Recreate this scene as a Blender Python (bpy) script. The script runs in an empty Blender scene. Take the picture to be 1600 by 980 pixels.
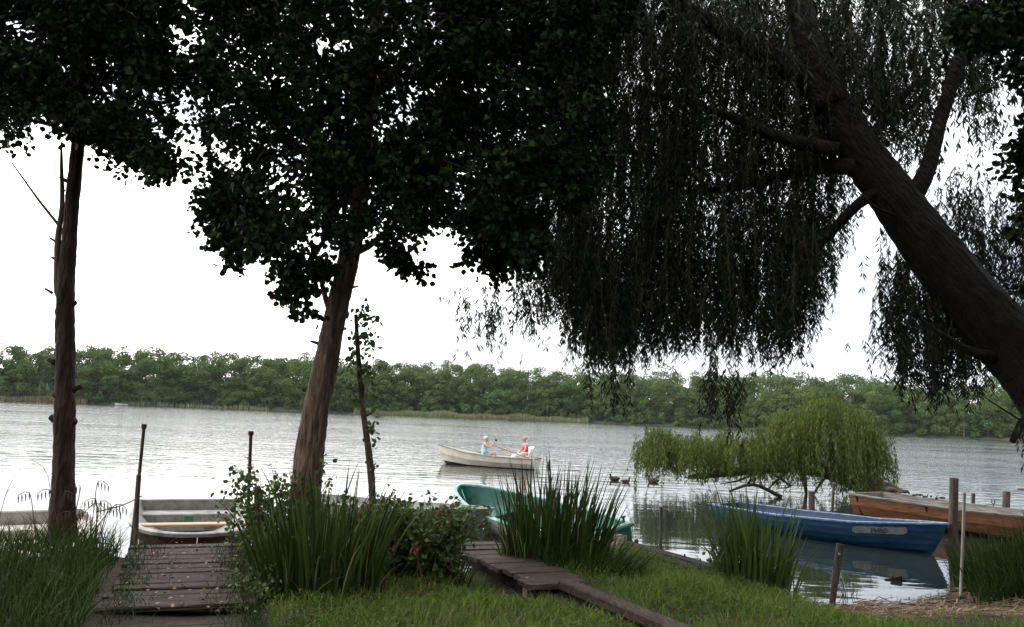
import bpy, math, random
import numpy as np
from mathutils import Vector, Matrix
rng = np.random.default_rng(7)
random.seed(7)
R = math.radians
scene = bpy.context.scene

# ------------------------------------------------------------------ camera
CAMH = 2.2
FPX = 1256.0
PITCH, ROLL = R(7.05), R(2.3)
cam_d = bpy.data.cameras.new('camera')
cam_d.sensor_width = 36.0
cam_d.lens = 36.0 * FPX / 1600.0
cam_d.clip_start = 0.05
cam_d.clip_end = 3000
cam = bpy.data.objects.new('camera', cam_d)
scene.collection.objects.link(cam)
CM = Matrix.Rotation(math.pi / 2 + PITCH, 4, 'X') @ Matrix.Rotation(ROLL, 4, 'Z')
cam.matrix_world = Matrix.Translation((0, 0, CAMH)) @ CM
scene.camera = cam
CR = np.array(CM.to_3x3())

# ------------------------------------------------------------------ world, sun, exposure
SUN_EL, SUN_AZ = R(52), R(-72)            # azimuth from +Y towards +X
sun_dir = Vector((math.sin(SUN_AZ) * math.cos(SUN_EL), math.cos(SUN_AZ) * math.cos(SUN_EL), math.sin(SUN_EL)))
world = bpy.data.worlds.new('World')
scene.world = world
world.use_nodes = True
wn, wl = world.node_tree.nodes, world.node_tree.links
wn.clear()
w_out = wn.new('ShaderNodeOutputWorld')
sky = wn.new('ShaderNodeTexSky')
sky.sky_type = 'NISHITA'
sky.sun_disc = False
sky.sun_elevation = SUN_EL
sky.sun_rotation = SUN_AZ
sky.air_density = 1.0
sky.dust_density = 1.5
bg1 = wn.new('ShaderNodeBackground'); bg1.inputs['Strength'].default_value = 0.12
wl.new(sky.outputs['Color'], bg1.inputs['Color'])
bg2 = wn.new('ShaderNodeBackground')
tc = wn.new('ShaderNodeTexCoord')
mp = wn.new('ShaderNodeMapping'); mp.inputs['Scale'].default_value = (1.6, 1.6, 6.0)
wl.new(tc.outputs['Generated'], mp.inputs['Vector'])
nz = wn.new('ShaderNodeTexNoise'); nz.inputs['Scale'].default_value = 1.7
nz.inputs['Detail'].default_value = 5; nz.inputs['Roughness'].default_value = 0.55
wl.new(mp.outputs['Vector'], nz.inputs['Vector'])
# brightness of the cloud layer: brighter towards the veiled sun
dot = wn.new('ShaderNodeVectorMath'); dot.operation = 'DOT_PRODUCT'
dot.inputs[1].default_value = tuple(Vector((sun_dir.x, sun_dir.y, sun_dir.z)))
wl.new(tc.outputs['Generated'], dot.inputs[0])
mr = wn.new('ShaderNodeMapRange')
mr.inputs['From Min'].default_value = -0.7; mr.inputs['From Max'].default_value = 1.0
wl.new(dot.outputs['Value'], mr.inputs['Value'])
cb = wn.new('ShaderNodeValToRGB')
while len(cb.color_ramp.elements) < 5: cb.color_ramp.elements.new(0.5)
for e_, (dv, c_) in zip(cb.color_ramp.elements, [(-.7, (.22, .24, .27)), (-.2, (.86, .94, 1.06)), (.12, (1.6, 1.63, 1.70)), (.45, (2.7, 2.62, 2.55)), (1.0, (3.6, 3.5, 3.4))]):
    e_.position = (dv + .7) / 1.7; e_.color = (*[v / 4 for v in c_], 1)
wl.new(mr.outputs['Result'], cb.inputs['Fac'])
wl.new(cb.outputs['Color'], bg2.inputs['Color'])
bg2.inputs['Strength'].default_value = 4.0
cr = wn.new('ShaderNodeValToRGB')
cr.color_ramp.elements[0].position = 0.36; cr.color_ramp.elements[0].color = (0.30, 0.30, 0.30, 1)
cr.color_ramp.elements[1].position = 0.62; cr.color_ramp.elements[1].color = (1, 1, 1, 1)
wl.new(nz.outputs['Fac'], cr.inputs['Fac'])
mx = wn.new('ShaderNodeMixShader')
wl.new(cr.outputs['Color'], mx.inputs['Fac'])
wl.new(bg1.outputs['Background'], mx.inputs[1]); wl.new(bg2.outputs['Background'], mx.inputs[2])
wl.new(mx.outputs['Shader'], w_out.inputs['Surface'])

sun_l = bpy.data.lights.new('sun', 'SUN')
sun_l.energy = 1.0
sun_l.angle = R(40)
sun_l.color = (1.0, 0.96, 0.90)
sun_o = bpy.data.objects.new('sun', sun_l)
sun_o.rotation_euler = sun_dir.to_track_quat('Z', 'Y').to_euler()
sun_o.location = (-20, 20, 40)
scene.collection.objects.link(sun_o)

scene.view_settings.view_transform = 'Standard'
scene.view_settings.look = 'None'
scene.view_settings.gamma = 1.0
scene.view_settings.exposure = 0.38
scene.cycles.max_bounces = 6
scene.cycles.diffuse_bounces = 2
scene.cycles.glossy_bounces = 3
scene.cycles.transmission_bounces = 3
scene.cycles.transparent_max_bounces = 4
scene.cycles.use_denoising = True

# ------------------------------------------------------------------ helpers
def ray(px, py):
    d = np.stack([(np.asarray(px, float) - 800) / FPX, -(np.asarray(py, float) - 490) / FPX,
                  -np.ones_like(np.asarray(px, float))], -1)
    return d @ CR.T
def PY(px, py, Y):
    d = ray(px, py); k = np.asarray(Y, float) / d[..., 1]
    p = d * k[..., None]; p[..., 2] += CAMH
    return p
def PZ(px, py, z):
    d = ray(px, py); k = (z - CAMH) / d[..., 2]
    p = d * k[..., None]; p[..., 2] += CAMH
    return p

class Geo:
    def __init__(s): s.V = []; s.F = []; s.n = 0
    def add(s, V, F):
        V = np.asarray(V, float).reshape(-1, 3)
        if isinstance(F, np.ndarray): F = [F]
        by = {}
        for f in F:
            if isinstance(f, np.ndarray): s.F.append(f.astype(np.int64) + s.n)
            else: by.setdefault(len(f), []).append(f)
        for k, l in by.items(): s.F.append(np.array(l, np.int64) + s.n)
        s.V.append(V); s.n += len(V)
        return s
    def mesh(s, name, org=(0, 0, 0), smooth=False):
        V = np.concatenate(s.V) - np.asarray(org, float)
        me = bpy.data.meshes.new(name)
        loops = np.concatenate([f.ravel() for f in s.F])
        sizes = np.concatenate([np.full(len(f), f.shape[1]) for f in s.F])
        starts = np.concatenate([[0], np.cumsum(sizes)[:-1]])
        me.vertices.add(len(V)); me.vertices.foreach_set('co', V.astype(np.float32).ravel())
        me.loops.add(len(loops)); me.loops.foreach_set('vertex_index', loops.astype(np.int32))
        me.polygons.add(len(sizes))
        me.polygons.foreach_set('loop_start', starts.astype(np.int32))
        try: me.polygons.foreach_set('loop_total', sizes.astype(np.int32))
        except Exception: pass
        me.polygons.foreach_set('use_smooth', np.full(len(sizes), smooth))
        me.update(calc_edges=True)
        me.validate()
        return me

def obj(name, g, m, parent=None, org=None, smooth=False):
    if org is None:
        org = tuple(parent.location) if (parent is not None and parent.get('_world')) else (0, 0, 0)
    me = g.mesh(name, org, smooth) if isinstance(g, Geo) else g
    me.materials.append(m)
    o = bpy.data.objects.new(name, me)
    scene.collection.objects.link(o)
    if parent is not None: o.parent = parent
    else: o.location = org
    return o
def tag(o, label, cat, group=None):
    o['label'] = label; o['category'] = cat
    if group: o['group'] = group
    return o
def thing(name, label, cat, loc=(0, 0, 0), rot=(0, 0, 0), group=None, world_parts=False):
    o = bpy.data.objects.new(name, None)
    o.empty_display_size = 0.2
    scene.collection.objects.link(o)
    o.location = tuple(float(v) for v in loc); o.rotation_euler = rot
    if world_parts: o['_world'] = 1
    return tag(o, label, cat, group)
def struct(name, g, m, smooth=False):
    o = obj(name, g, m, smooth=smooth); o['kind'] = 'structure'; return o
def stuff(name, g, m, label, cat, smooth=False):
    o = obj(name, g, m, smooth=smooth); o['kind'] = 'stuff'; return tag(o, label, cat)
def copy_tree(o, parent=None):
    c = o.copy(); scene.collection.objects.link(c); c.parent = parent
    for ch in list(o.children): copy_tree(ch, c)
    return c

def box(g, cx, cy, cz, sx, sy, sz, rot=None, jit=0.0, taper=1.0):
    s = np.array([[-1, -1, -1], [1, -1, -1], [1, 1, -1], [-1, 1, -1], [-1, -1, 1], [1, -1, 1], [1, 1, 1], [-1, 1, 1]], float)
    s *= np.array([sx, sy, sz]) / 2
    s[4:, :2] *= taper
    if jit: s += rng.normal(0, jit, s.shape)
    if rot is not None: s = s @ np.array(rot).T
    g.add(s + np.array([cx, cy, cz]), np.array([[0, 3, 2, 1], [4, 5, 6, 7], [0, 1, 5, 4], [1, 2, 6, 5], [2, 3, 7, 6], [3, 0, 4, 7]]))
def rbox(g, c, size, b=0.01, rot=None, jit=0):
    """box with chamfered edges"""
    sx, sy, sz = np.array(size) / 2
    b = min(b, sx * .8, sy * .8, sz * .8)
    rings = []
    for z, i in ((-sz, b), (-sz + b, 0), (sz - b, 0), (sz, b)):
        x, y = sx - i, sy - i
        c2 = b * (0.6 if i else 1)
        rings.append([(-x, -y + c2, z), (-x + c2, -y, z), (x - c2, -y, z), (x, -y + c2, z),
                      (x, y - c2, z), (x - c2, y, z), (-x + c2, y, z), (-x, y - c2, z)])
    V = np.array(rings).reshape(-1, 3)
    if jit: V = V + rng.normal(0, jit, V.shape)
    if rot is not None: V = V @ np.array(rot).T
    F = []
    for k in range(3):
        for i in range(8):
            j = (i + 1) % 8
            F.append((k * 8 + i, k * 8 + j, k * 8 + 8 + j, k * 8 + 8 + i))
    g.add(V + np.array(c), F + [tuple(range(7, -1, -1)), tuple(range(24, 32))])
def rotz(a): c, s = math.cos(a), math.sin(a); return np.array([[c, -s, 0], [s, c, 0], [0, 0, 1]])
def resample(P, rad, step):
    P = np.asarray(P, float); rad = np.asarray(rad, float)
    n = len(P)
    if n < 3:
        m = max(2, int(np.linalg.norm(P[-1] - P[0]) / step) + 1); t = np.linspace(0, 1, m)[:, None]
        return P[0] * (1 - t) + P[-1] * t, rad[0] * (1 - t[:, 0]) + rad[-1] * t[:, 0]
    out, ro = [], []
    Q = np.vstack([2 * P[0] - P[1], P, 2 * P[-1] - P[-2]])
    for i in range(n - 1):
        p0, p1, p2, p3 = Q[i], Q[i + 1], Q[i + 2], Q[i + 3]
        m = max(1, int(np.linalg.norm(p2 - p1) / step))
        for k in range(m):
            t = k / m
            out.append(0.5 * ((2 * p1) + (-p0 + p2) * t + (2 * p0 - 5 * p1 + 4 * p2 - p3) * t * t + (-p0 + 3 * p1 - 3 * p2 + p3) * t ** 3))
            ro.append(rad[i] * (1 - t) + rad[i + 1] * t)
    out.append(P[-1]); ro.append(rad[-1])
    return np.array(out), np.array(ro)
def tube(g, P, rad, sides=8, step=None, rough=0.0, ridges=0, flat=None):
    P = np.asarray(P, float); rad = np.full(len(P), rad, float) if np.isscalar(rad) else np.asarray(rad, float)
    if step: P, rad = resample(P, rad, step)
    n = len(P)
    T = np.gradient(P, axis=0); T /= np.linalg.norm(T, axis=1)[:, None] + 1e-9
    u = np.cross(T[0], [0, 0, 1.0])
    if np.linalg.norm(u) < 1e-3: u = np.cross(T[0], [1.0, 0, 0])
    u /= np.linalg.norm(u)
    a = np.arange(sides) / sides * 2 * np.pi
    V = []
    ph = rng.uniform(0, 6.28, 8)
    for i in range(n):
        u = u - T[i] * u.dot(T[i]); u /= np.linalg.norm(u)
        v = np.cross(T[i], u)
        r = np.full(sides, rad[i])
        if rough:
            r = r * (1 + rough * (np.sin(a * 2 + ph[0] + i * .35) * .6 + np.sin(a * 3 + ph[1] - i * .5) * .5 + rng.normal(0, .45, sides)))
        if ridges:
            r = r * (1 + 0.045 * np.sign(np.sin(a * ridges + 1.2 * np.sin(i * .31 + ph[2]) + ph[3])) * np.abs(np.sin(i * 0.9 + ph[4] + a * 3)))
        ring = P[i] + np.outer(np.cos(a) * r, u) + np.outer(np.sin(a) * r * (flat or 1), v)
        V.append(ring)
    V = np.array(V).reshape(-1, 3)
    i = np.arange(n - 1)[:, None] * sides; j = np.arange(sides)[None]; k = (j + 1) % sides
    F = np.stack([i + j, i + k, i + sides + k, i + sides + j], -1).reshape(-1, 4)
    base = len(V)
    V = np.vstack([V, P[0], P[-1]])
    jj = np.arange(sides); kk = (jj + 1) % sides
    c0 = np.stack([kk, jj, np.full(sides, base)], -1)
    c1 = np.stack([(n - 1) * sides + jj, (n - 1) * sides + kk, np.full(sides, base + 1)], -1)
    g.add(V, [F, c0, c1])
def uvs(g, c, r, seg=12, rings=8, rot=None):
    a = np.linspace(0, np.pi, rings + 1); b = np.arange(seg) / seg * 2 * np.pi
    V = np.stack([np.outer(np.sin(a), np.cos(b)), np.outer(np.sin(a), np.sin(b)), np.outer(np.cos(a), np.ones(seg))], -1).reshape(-1, 3)
    V = V * np.asarray(r)
    if rot is not None: V = V @ np.array(rot).T
    F = [(i * seg + j, (i + 1) * seg + j, (i + 1) * seg + (j + 1) % seg, i * seg + (j + 1) % seg) for i in range(rings) for j in range(seg)]
    g.add(V + np.asarray(c), F)
def unit(v): return v / (np.linalg.norm(v, axis=-1, keepdims=True) + 1e-9)
def rvec(n): return unit(rng.normal(size=(n, 3)))

ALDER = np.array([(0, 0, 0), (.36, .25, .07), (.42, .62, .05), (0, 1, -.08), (-.42, .62, .05), (-.36, .25, .07)])
ALDER_F = np.array([[0, 1, 2, 3], [0, 3, 4, 5]])
WILL = np.array([(0, 0, 0), (.5, .42, .0), (0, 1, -.08), (-.5, .42, .0)])
WILL_F = np.array([[0, 1, 2, 3]])
def leaves(g, P, axis, size, width=1.0, tmpl=ALDER, tf=ALDER_F, nrm=None):
    n = len(P)
    axis = unit(axis)
    if nrm is None: nrm = rvec(n)
    b = unit(np.cross(axis, nrm)); c = np.cross(b, axis)
    size = np.broadcast_to(np.asarray(size, float), (n,))[:, None, None]
    V = P[:, None] + size * (tmpl[None, :, 0:1] * width * b[:, None] + tmpl[None, :, 1:2] * axis[:, None] + tmpl[None, :, 2:3] * c[:, None])
    k = len(tmpl)
    F = (tf[None] + (np.arange(n) * k)[:, None, None]).reshape(-1, tf.shape[1])
    g.add(V.reshape(-1, 3), F)
def blades(g, B, H, W, lean, droop, seg=5, fold=0.0):
    """strips rising from B: H heights, W widths, lean = horizontal offset vector at the tip, droop = how far the tip bends over"""
    n = len(B)
    t = np.linspace(0, 1, seg + 1)
    face = rng.uniform(0, np.pi, n)
    side = np.stack([np.cos(face), np.sin(face), np.zeros(n)], -1)
    z = H[:, None] * (t[None] - droop[:, None] * t[None] ** 3)
    xy = lean[:, None, :] * (0.45 * t + 0.55 * t ** 2.2)[None, :, None]
    C = np.zeros((n, seg + 1, 3)); C[..., :2] = xy; C[..., 2] = z
    C += B[:, None]
    w = (W[:, None] * (np.minimum(1, 0.75 + t * .9) * (1 - t ** 3.0))[None])[..., None] / 2
    L = C - side[:, None] * w; Rr = C + side[:, None] * w
    V = np.stack([L, Rr], 2).reshape(-1, 3)
    i = np.arange(seg)
    q = np.stack([2 * i, 2 * i + 1, 2 * i + 3, 2 * i + 2], -1)
    F = (q[None] + (np.arange(n) * 2 * (seg + 1))[:, None, None]).reshape(-1, 4)
    g.add(V, F)
def in_poly(x, y, poly):
    poly = np.asarray(poly, float); c = np.zeros(len(x), bool)
    x1, y1 = poly[-1]
    for x2, y2 in poly:
        with np.errstate(divide='ignore', invalid='ignore'):
            k = ((y1 > y) != (y2 > y)) & (x < (x2 - x1) * (y - y1) / (y2 - y1 + 1e-12) + x1)
        c ^= k; x1, y1 = x2, y2
    return c
def sample_poly(poly, n):
    poly = np.asarray(poly, float); lo, hi = poly.min(0), poly.max(0)
    out = np.zeros((0, 2))
    while len(out) < n:
        p = rng.uniform(lo, hi, (n * 3, 2)); out = np.vstack([out, p[in_poly(p[:, 0], p[:, 1], poly)]])
    return out[:n]

# ------------------------------------------------------------------ materials
def new_mat(name):
    m = bpy.data.materials.new(name); m.use_nodes = True
    n = m.node_tree.nodes; l = m.node_tree.links
    return m, n, l, n['Principled BSDF'], n['Material Output']
def ramp(n, stops):
    r = n.new('ShaderNodeValToRGB'); e = r.color_ramp.elements
    while len(e) < len(stops): e.new(0.5)
    for k, (p, c) in enumerate(stops): e[k].position = p; e[k].color = (*c, 1)
    return r
def surf(name, stops, scale=6, stretch=(1, 1, 1), rough=.75, bump=0.0, bscale=None, detail=6, metallic=0.0, spec=.35, coord='Object', dist=.02, turn=None):
    m, n, l, p, o = new_mat(name)
    t = n.new('ShaderNodeTexCoord'); mp = n.new('ShaderNodeMapping'); mp.inputs['Scale'].default_value = stretch
    if turn is not None:
        m0 = n.new('ShaderNodeMapping'); m0.inputs['Rotation'].default_value = turn
        l.new(t.outputs[coord], m0.inputs['Vector']); l.new(m0.outputs['Vector'], mp.inputs['Vector'])
    else: l.new(t.outputs[coord], mp.inputs['Vector'])
    z = n.new('ShaderNodeTexNoise'); z.inputs['Scale'].default_value = scale; z.inputs['Detail'].default_value = detail
    z.inputs['Roughness'].default_value = .62
    l.new(mp.outputs['Vector'], z.inputs['Vector'])
    r = ramp(n, stops); l.new(z.outputs['Fac'], r.inputs['Fac']); l.new(r.outputs['Color'], p.inputs['Base Color'])
    p.inputs['Roughness'].default_value = rough; p.inputs['Metallic'].default_value = metallic
    p.inputs['Specular IOR Level'].default_value = spec
    if bump:
        z2 = n.new('ShaderNodeTexNoise'); z2.inputs['Scale'].default_value = bscale or scale * 3; z2.inputs['Detail'].default_value = 5
        l.new(mp.outputs['Vector'], z2.inputs['Vector'])
        b = n.new('ShaderNodeBump'); b.inputs['Strength'].default_value = bump; b.inputs['Distance'].default_value = dist
        l.new(z2.outputs['Fac'], b.inputs['Height']); l.new(b.outputs['Normal'], p.inputs['Normal'])
    return m
def leafmat(name, cols, trans=.25, rough=.5, spec=.3, big=None):
    """leaf material: colour differs from leaf to leaf; a part of the light comes through"""
    m, n, l, p, o = new_mat(name)
    ge = n.new('ShaderNodeNewGeometry')
    k = len(cols); r = ramp(n, [(i / max(1, k - 1), c) for i, c in enumerate(cols)])
    l.new(ge.outputs['Random Per Island'], r.inputs['Fac'])
    col = r.outputs['Color']
    if big:
        t = n.new('ShaderNodeTexCoord'); z = n.new('ShaderNodeTexNoise'); z.inputs['Scale'].default_value = big[0]; z.inputs['Detail'].default_value = 2
        l.new(t.outputs['Object'], z.inputs['Vector'])
        r2 = ramp(n, [(.3, big[1]), (.5, (1, 1, 1)), (.7, big[2])]); l.new(z.outputs['Fac'], r2.inputs['Fac'])
        mm = n.new('ShaderNodeMix'); mm.data_type = 'RGBA'; mm.blend_type = 'MULTIPLY'; mm.inputs[0].default_value = 1
        l.new(col, mm.inputs[6]); l.new(r2.outputs['Color'], mm.inputs[7]); col = mm.outputs[2]
    l.new(col, p.inputs['Base Color']); p.inputs['Roughness'].default_value = rough; p.inputs['Specular IOR Level'].default_value = spec
    if trans:
        tr = n.new('ShaderNodeBsdfTranslucent'); l.new(col, tr.inputs['Color'])
        mx = n.new('ShaderNodeMixShader'); mx.inputs['Fac'].default_value = trans
        l.new(p.outputs['BSDF'], mx.inputs[1]); l.new(tr.outputs['BSDF'], mx.inputs[2]); l.new(mx.outputs['Shader'], o.inputs['Surface'])
    return m

M = {}
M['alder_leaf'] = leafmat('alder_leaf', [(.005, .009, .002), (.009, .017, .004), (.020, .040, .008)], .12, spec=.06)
M['young_leaf'] = leafmat('young_leaf', [(.04, .08, .015), (.06, .12, .02), (.09, .16, .03)], .4)
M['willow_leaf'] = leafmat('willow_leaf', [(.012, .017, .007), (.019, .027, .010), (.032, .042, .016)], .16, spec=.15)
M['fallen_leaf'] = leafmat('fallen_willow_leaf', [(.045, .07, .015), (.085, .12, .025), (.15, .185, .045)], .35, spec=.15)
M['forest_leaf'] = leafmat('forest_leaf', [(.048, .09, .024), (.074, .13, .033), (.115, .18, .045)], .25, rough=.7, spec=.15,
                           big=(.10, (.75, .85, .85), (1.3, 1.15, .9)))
M['reed'] = leafmat('reed_blade', [(.016, .034, .007), (.030, .060, .011), (.06, .10, .021)], .25, rough=.5, spec=.2)
M['iris'] = leafmat('iris_blade', [(.04, .075, .016), (.06, .11, .022), (.095, .155, .035)], .3, rough=.5, spec=.2)
M['reed_dry'] = leafmat('reed_dry', [(.12, .085, .045), (.2, .15, .085), (.3, .24, .15)], .2, rough=.6)
M['grass'] = leafmat('grass_blade', [(.08, .14, .02), (.125, .205, .03), (.19, .265, .055)], .35, rough=.6, spec=.12, big=(.8, (.8, .85, .7), (1.15, 1.1, .9)))
M['tall_grass'] = leafmat('tall_grass_blade', [(.012, .028, .005), (.022, .048, .008), (.05, .085, .02)], .25, rough=.6, spec=.12)
M['shrub_leaf'] = leafmat('shrub_leaf', [(.04, .075, .015), (.07, .125, .025), (.13, .20, .042)], .3, rough=.45)
M['litter'] = leafmat('reed_litter', [(.06, .032, .017), (.13, .075, .042), (.22, .14, .08), (.38, .28, .175)], 0, rough=.8)
M['pale_leaf'] = leafmat('pale_leaf', [(.14, .17, .05), (.22, .24, .09), (.3, .3, .14)], .4)
M['dead_leaf'] = leafmat('dead_leaf', [(.10, .055, .03), (.19, .11, .06), (.27, .17, .10)], .2, rough=.7)
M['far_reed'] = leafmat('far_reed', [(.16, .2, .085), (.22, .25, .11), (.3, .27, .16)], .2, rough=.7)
M['alder_bark'] = surf('alder_bark', [(.32, (.03, .018, .012)), (.5, (.13, .085, .058)), (.70, (.26, .185, .132))], 7, (3, 3, .45), .9, 1.0, 9, dist=.08)
M['dark_bark'] = surf('dark_bark', [(.3, (.010, .007, .005)), (.55, (.03, .019, .013)), (.75, (.06, .038, .027))], 5, (3, 3, .8), .95, .9, 9, dist=.05)
M['red_bark'] = surf('red_brown_bark', [(.32, (.010, .006, .004)), (.5, (.030, .016, .011)), (.7, (.085, .047, .031))], 6, (2.5, 2.5, .6), .95, 1.0, 8, dist=.06)
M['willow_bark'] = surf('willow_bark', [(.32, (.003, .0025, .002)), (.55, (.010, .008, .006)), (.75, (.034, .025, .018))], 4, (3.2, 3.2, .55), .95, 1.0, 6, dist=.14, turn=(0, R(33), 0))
M['brown_bark'] = surf('brown_bark', [(.3, (.04, .028, .02)), (.55, (.11, .075, .05)), (.75, (.17, .12, .085))], 6, (1, 1, 1), .9, .8, 12, dist=.04)
M['twig'] = surf('twig', [(.3, (.05, .033, .024)), (.7, (.13, .085, .06))], 8, (1, 1, .5), .9, .4)
M['dock'] = surf('dock_wood', [(.32, (.009, .006, .004)), (.5, (.030, .020, .013)), (.70, (.07, .048, .034))], 2.6, (9, 1.2, 6), .85, .7, 6, dist=.015)
M['jetty'] = surf('jetty_wood', [(.32, (.014, .009, .006)), (.5, (.046, .030, .020)), (.70, (.09, .062, .044))], 3, (8, 1.5, 6), .85, .7, 6, dist=.015)
M['post'] = surf('post_wood', [(.3, (.03, .022, .017)), (.5, (.08, .06, .046)), (.72, (.14, .11, .085))], 8, (3, 3, .5), .9, .6)
M['rust'] = surf('rusty_iron', [(.3, (.035, .02, .014)), (.6, (.09, .05, .035)), (.75, (.15, .09, .06))], 22, (1, 1, 1), .85, .4)
M['galv'] = surf('galvanised_metal', [(.3, (.28, .27, .25)), (.7, (.5, .49, .46))], 12, (1, 1, .3), .5, .1, metallic=.3)
M['earth'] = surf('earth', [(.3, (.014, .010, .006)), (.5, (.034, .023, .014)), (.72, (.06, .042, .026))], 3, (1, 1, 1), .95, .9, 14, dist=.05)
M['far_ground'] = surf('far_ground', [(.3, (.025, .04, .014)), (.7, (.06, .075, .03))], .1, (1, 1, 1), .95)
M['grey_hull'] = surf('grey_hull_paint', [(.3, (.13, .12, .105)), (.47, (.27, .265, .245)), (.7, (.42, .41, .39))], 5, (1, 1, 1), .6, .15)
M['red_hull'] = surf('dull_red_hull', [(.3, (.04, .016, .012)), (.6, (.14, .04, .026))], 6, (1, 1, 2), .6, .1)
M['cream_hull'] = surf('cream_hull_paint', [(.28, (.42, .39, .33)), (.45, (.56, .53, .46)), (.7, (.66, .63, .57))], 4, (1, 1, 1), .45, .1)
M['white_rim'] = surf('white_rim', [(.3, (.5, .5, .48)), (.5, (.72, .72, .70)), (.7, (.8, .8, .78))], 9, (1, 1, 1), .5)
M['dirt_cream'] = surf('dirty_cream', [(.3, (.2, .18, .15)), (.5, (.42, .39, .34)), (.7, (.52, .49, .44))], 5, (1, 1, 1), .65, .15)
M['green_in'] = surf('green_paint', [(.3, (.005, .058, .044)), (.48, (.008, .10, .074)), (.7, (.02, .15, .112))], 3.5, (1, 1, 1), .45, .1)
M['green_rim'] = surf('pale_green_rim', [(.35, (.10, .30, .25)), (.55, (.27, .47, .43)), (.7, (.38, .56, .52))], 6, (1, 1, 1), .45)
M['green_dark'] = surf('green_transom', [(.3, (.006, .08, .045)), (.6, (.011, .14, .075))], 5, (1, 1, 1), .4)
M['mint_hull'] = surf('pale_mint_hull', [(.3, (.32, .40, .32)), (.6, (.5, .55, .46))], 5, (1, 1, 3), .5, .1)
M['blue'] = surf('blue_paint', [(.3, (.003, .020, .05)), (.48, (.007, .050, .115)), (.72, (.02, .078, .155))], 4, (1, 1, 2.5), .5, .2)
M['blue_in'] = surf('blue_inside', [(.32, (.004, .019, .055)), (.6, (.008, .036, .105))], 5, (1, 1, 1), .55, .15)
M['blue_rim'] = surf('worn_blue_rim', [(.3, (.05, .12, .24)), (.52, (.13, .22, .34)), (.7, (.3, .38, .46))], 9, (1, 1, 1), .5)
M['plate'] = surf('worn_grey_plate', [(.3, (.13, .16, .175)), (.45, (.21, .225, .215)), (.7, (.28, .29, .27))], 9, (1, 1, 1), .7)
M['ink'] = surf('faded_black_ink', [(.3, (.02, .024, .024)), (.7, (.05, .055, .055))], 30, (1, 1, 1), .8)
M['orange'] = surf('orange_brown_paint', [(.3, (.05, .02, .009)), (.48, (.145, .058, .022)), (.72, (.24, .105, .042))], 4, (.7, .7, 5), .6, .25)
M['orange_in'] = surf('weathered_grey_wood', [(.32, (.07, .062, .052)), (.52, (.17, .158, .14)), (.7, (.26, .245, .22))], 4, (.8, .8, 6), .8, .25)
M['plank'] = surf('new_plank_wood', [(.3, (.34, .21, .12)), (.5, (.48, .31, .19)), (.72, (.55, .38, .25))], 3, (12, 1.5, 3), .6, .15)
M['green_sticker'] = surf('green_sticker', [(.3, (.015, .2, .05)), (.7, (.025, .3, .08))], 20, (1, 1, 1), .5)
M['boat_cream'] = surf('cream_boat', [(.3, (.5, .45, .37)), (.6, (.64, .59, .5))], 3, (1, 1, 1), .4)
M['boat_rim'] = surf('grey_green_rim', [(.3, (.16, .18, .16)), (.6, (.26, .28, .26))], 6, (1, 1, 1), .5)
M['boat_bottom'] = surf('dark_bottom', [(.3, (.02, .018, .018)), (.6, (.04, .035, .034))], 6, (1, 1, 1), .6)
M['skin'] = surf('skin', [(.3, (.42, .25, .18)), (.7, (.5, .31, .235))], 9, (1, 1, 1), .5)
M['cyan_cloth'] = surf('pale_cyan_cloth', [(.3, (.27, .55, .66)), (.7, (.36, .64, .74))], 16, (1, 1, 1), .8, .2)
M['blue_cloth'] = surf('grey_blue_cloth', [(.3, (.12, .2, .3)), (.7, (.2, .3, .4))], 16, (1, 1, 1), .8, .2)
M['red_cloth'] = surf('red_cloth', [(.3, (.55, .018, .02)), (.7, (.68, .03, .03))], 16, (1, 1, 1), .75, .2)
M['cream_cloth'] = surf('cream_cloth', [(.3, (.55, .5, .42)), (.6, (.68, .64, .56))], 14, (1, 1, 1), .85, .2)
M['white_hair'] = surf('white_hair', [(.3, (.55, .45, .42)), (.7, (.72, .62, .58))], 40, (1, 1, 1), .7, .3)
M['blond_hair'] = surf('blond_hair', [(.3, (.38, .26, .11)), (.7, (.58, .42, .2))], 40, (1, 1, 1), .7, .3)
M['dark'] = surf('dark_plastic', [(.3, (.012, .012, .013)), (.7, (.03, .03, .032))], 20, (1, 1, 1), .4)
M['eye'] = surf('eye', [(.3, (.03, .025, .02)), (.7, (.06, .05, .04))], 20, (1, 1, 1), .3)
M['lip'] = surf('lip', [(.3, (.38, .12, .1)), (.7, (.42, .15, .12))], 20, (1, 1, 1), .5)
M['white_plastic'] = surf('white_plastic', [(.3, (.72, .72, .70)), (.7, (.8, .8, .78))], 6, (1, 1, 1), .4)
M['oar'] = surf('varnished_oar', [(.3, (.28, .085, .035)), (.7, (.4, .14, .06))], 8, (1, 1, 1), .45)
M['duck'] = surf('duck_feathers', [(.3, (.02, .013, .01)), (.55, (.06, .042, .032)), (.72, (.13, .095, .07))], 30, (1, 1, 1), .8, .3)
M['bill'] = surf('duck_bill', [(.3, (.12, .09, .03)), (.7, (.2, .14, .05))], 20, (1, 1, 1), .6)
M['stone'] = surf('pale_stone', [(.3, (.16, .125, .09)), (.6, (.3, .25, .19))], 9, (1, 1, 1), .9, .6)
M['rag'] = surf('grey_tarpaulin', [(.3, (.12, .10, .09)), (.5, (.27, .25, .24)), (.7, (.42, .41, .40))], 7, (1, 1, 1), .75, .4)
M['cattail'] = surf('cattail_brown', [(.3, (.05, .028, .015)), (.7, (.11, .065, .035))], 40, (1, 1, 1), .9, .4)
M['rope'] = surf('rope', [(.3, (.1, .085, .065)), (.7, (.18, .155, .12))], 60, (1, 1, 1), .9, .3)

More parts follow.
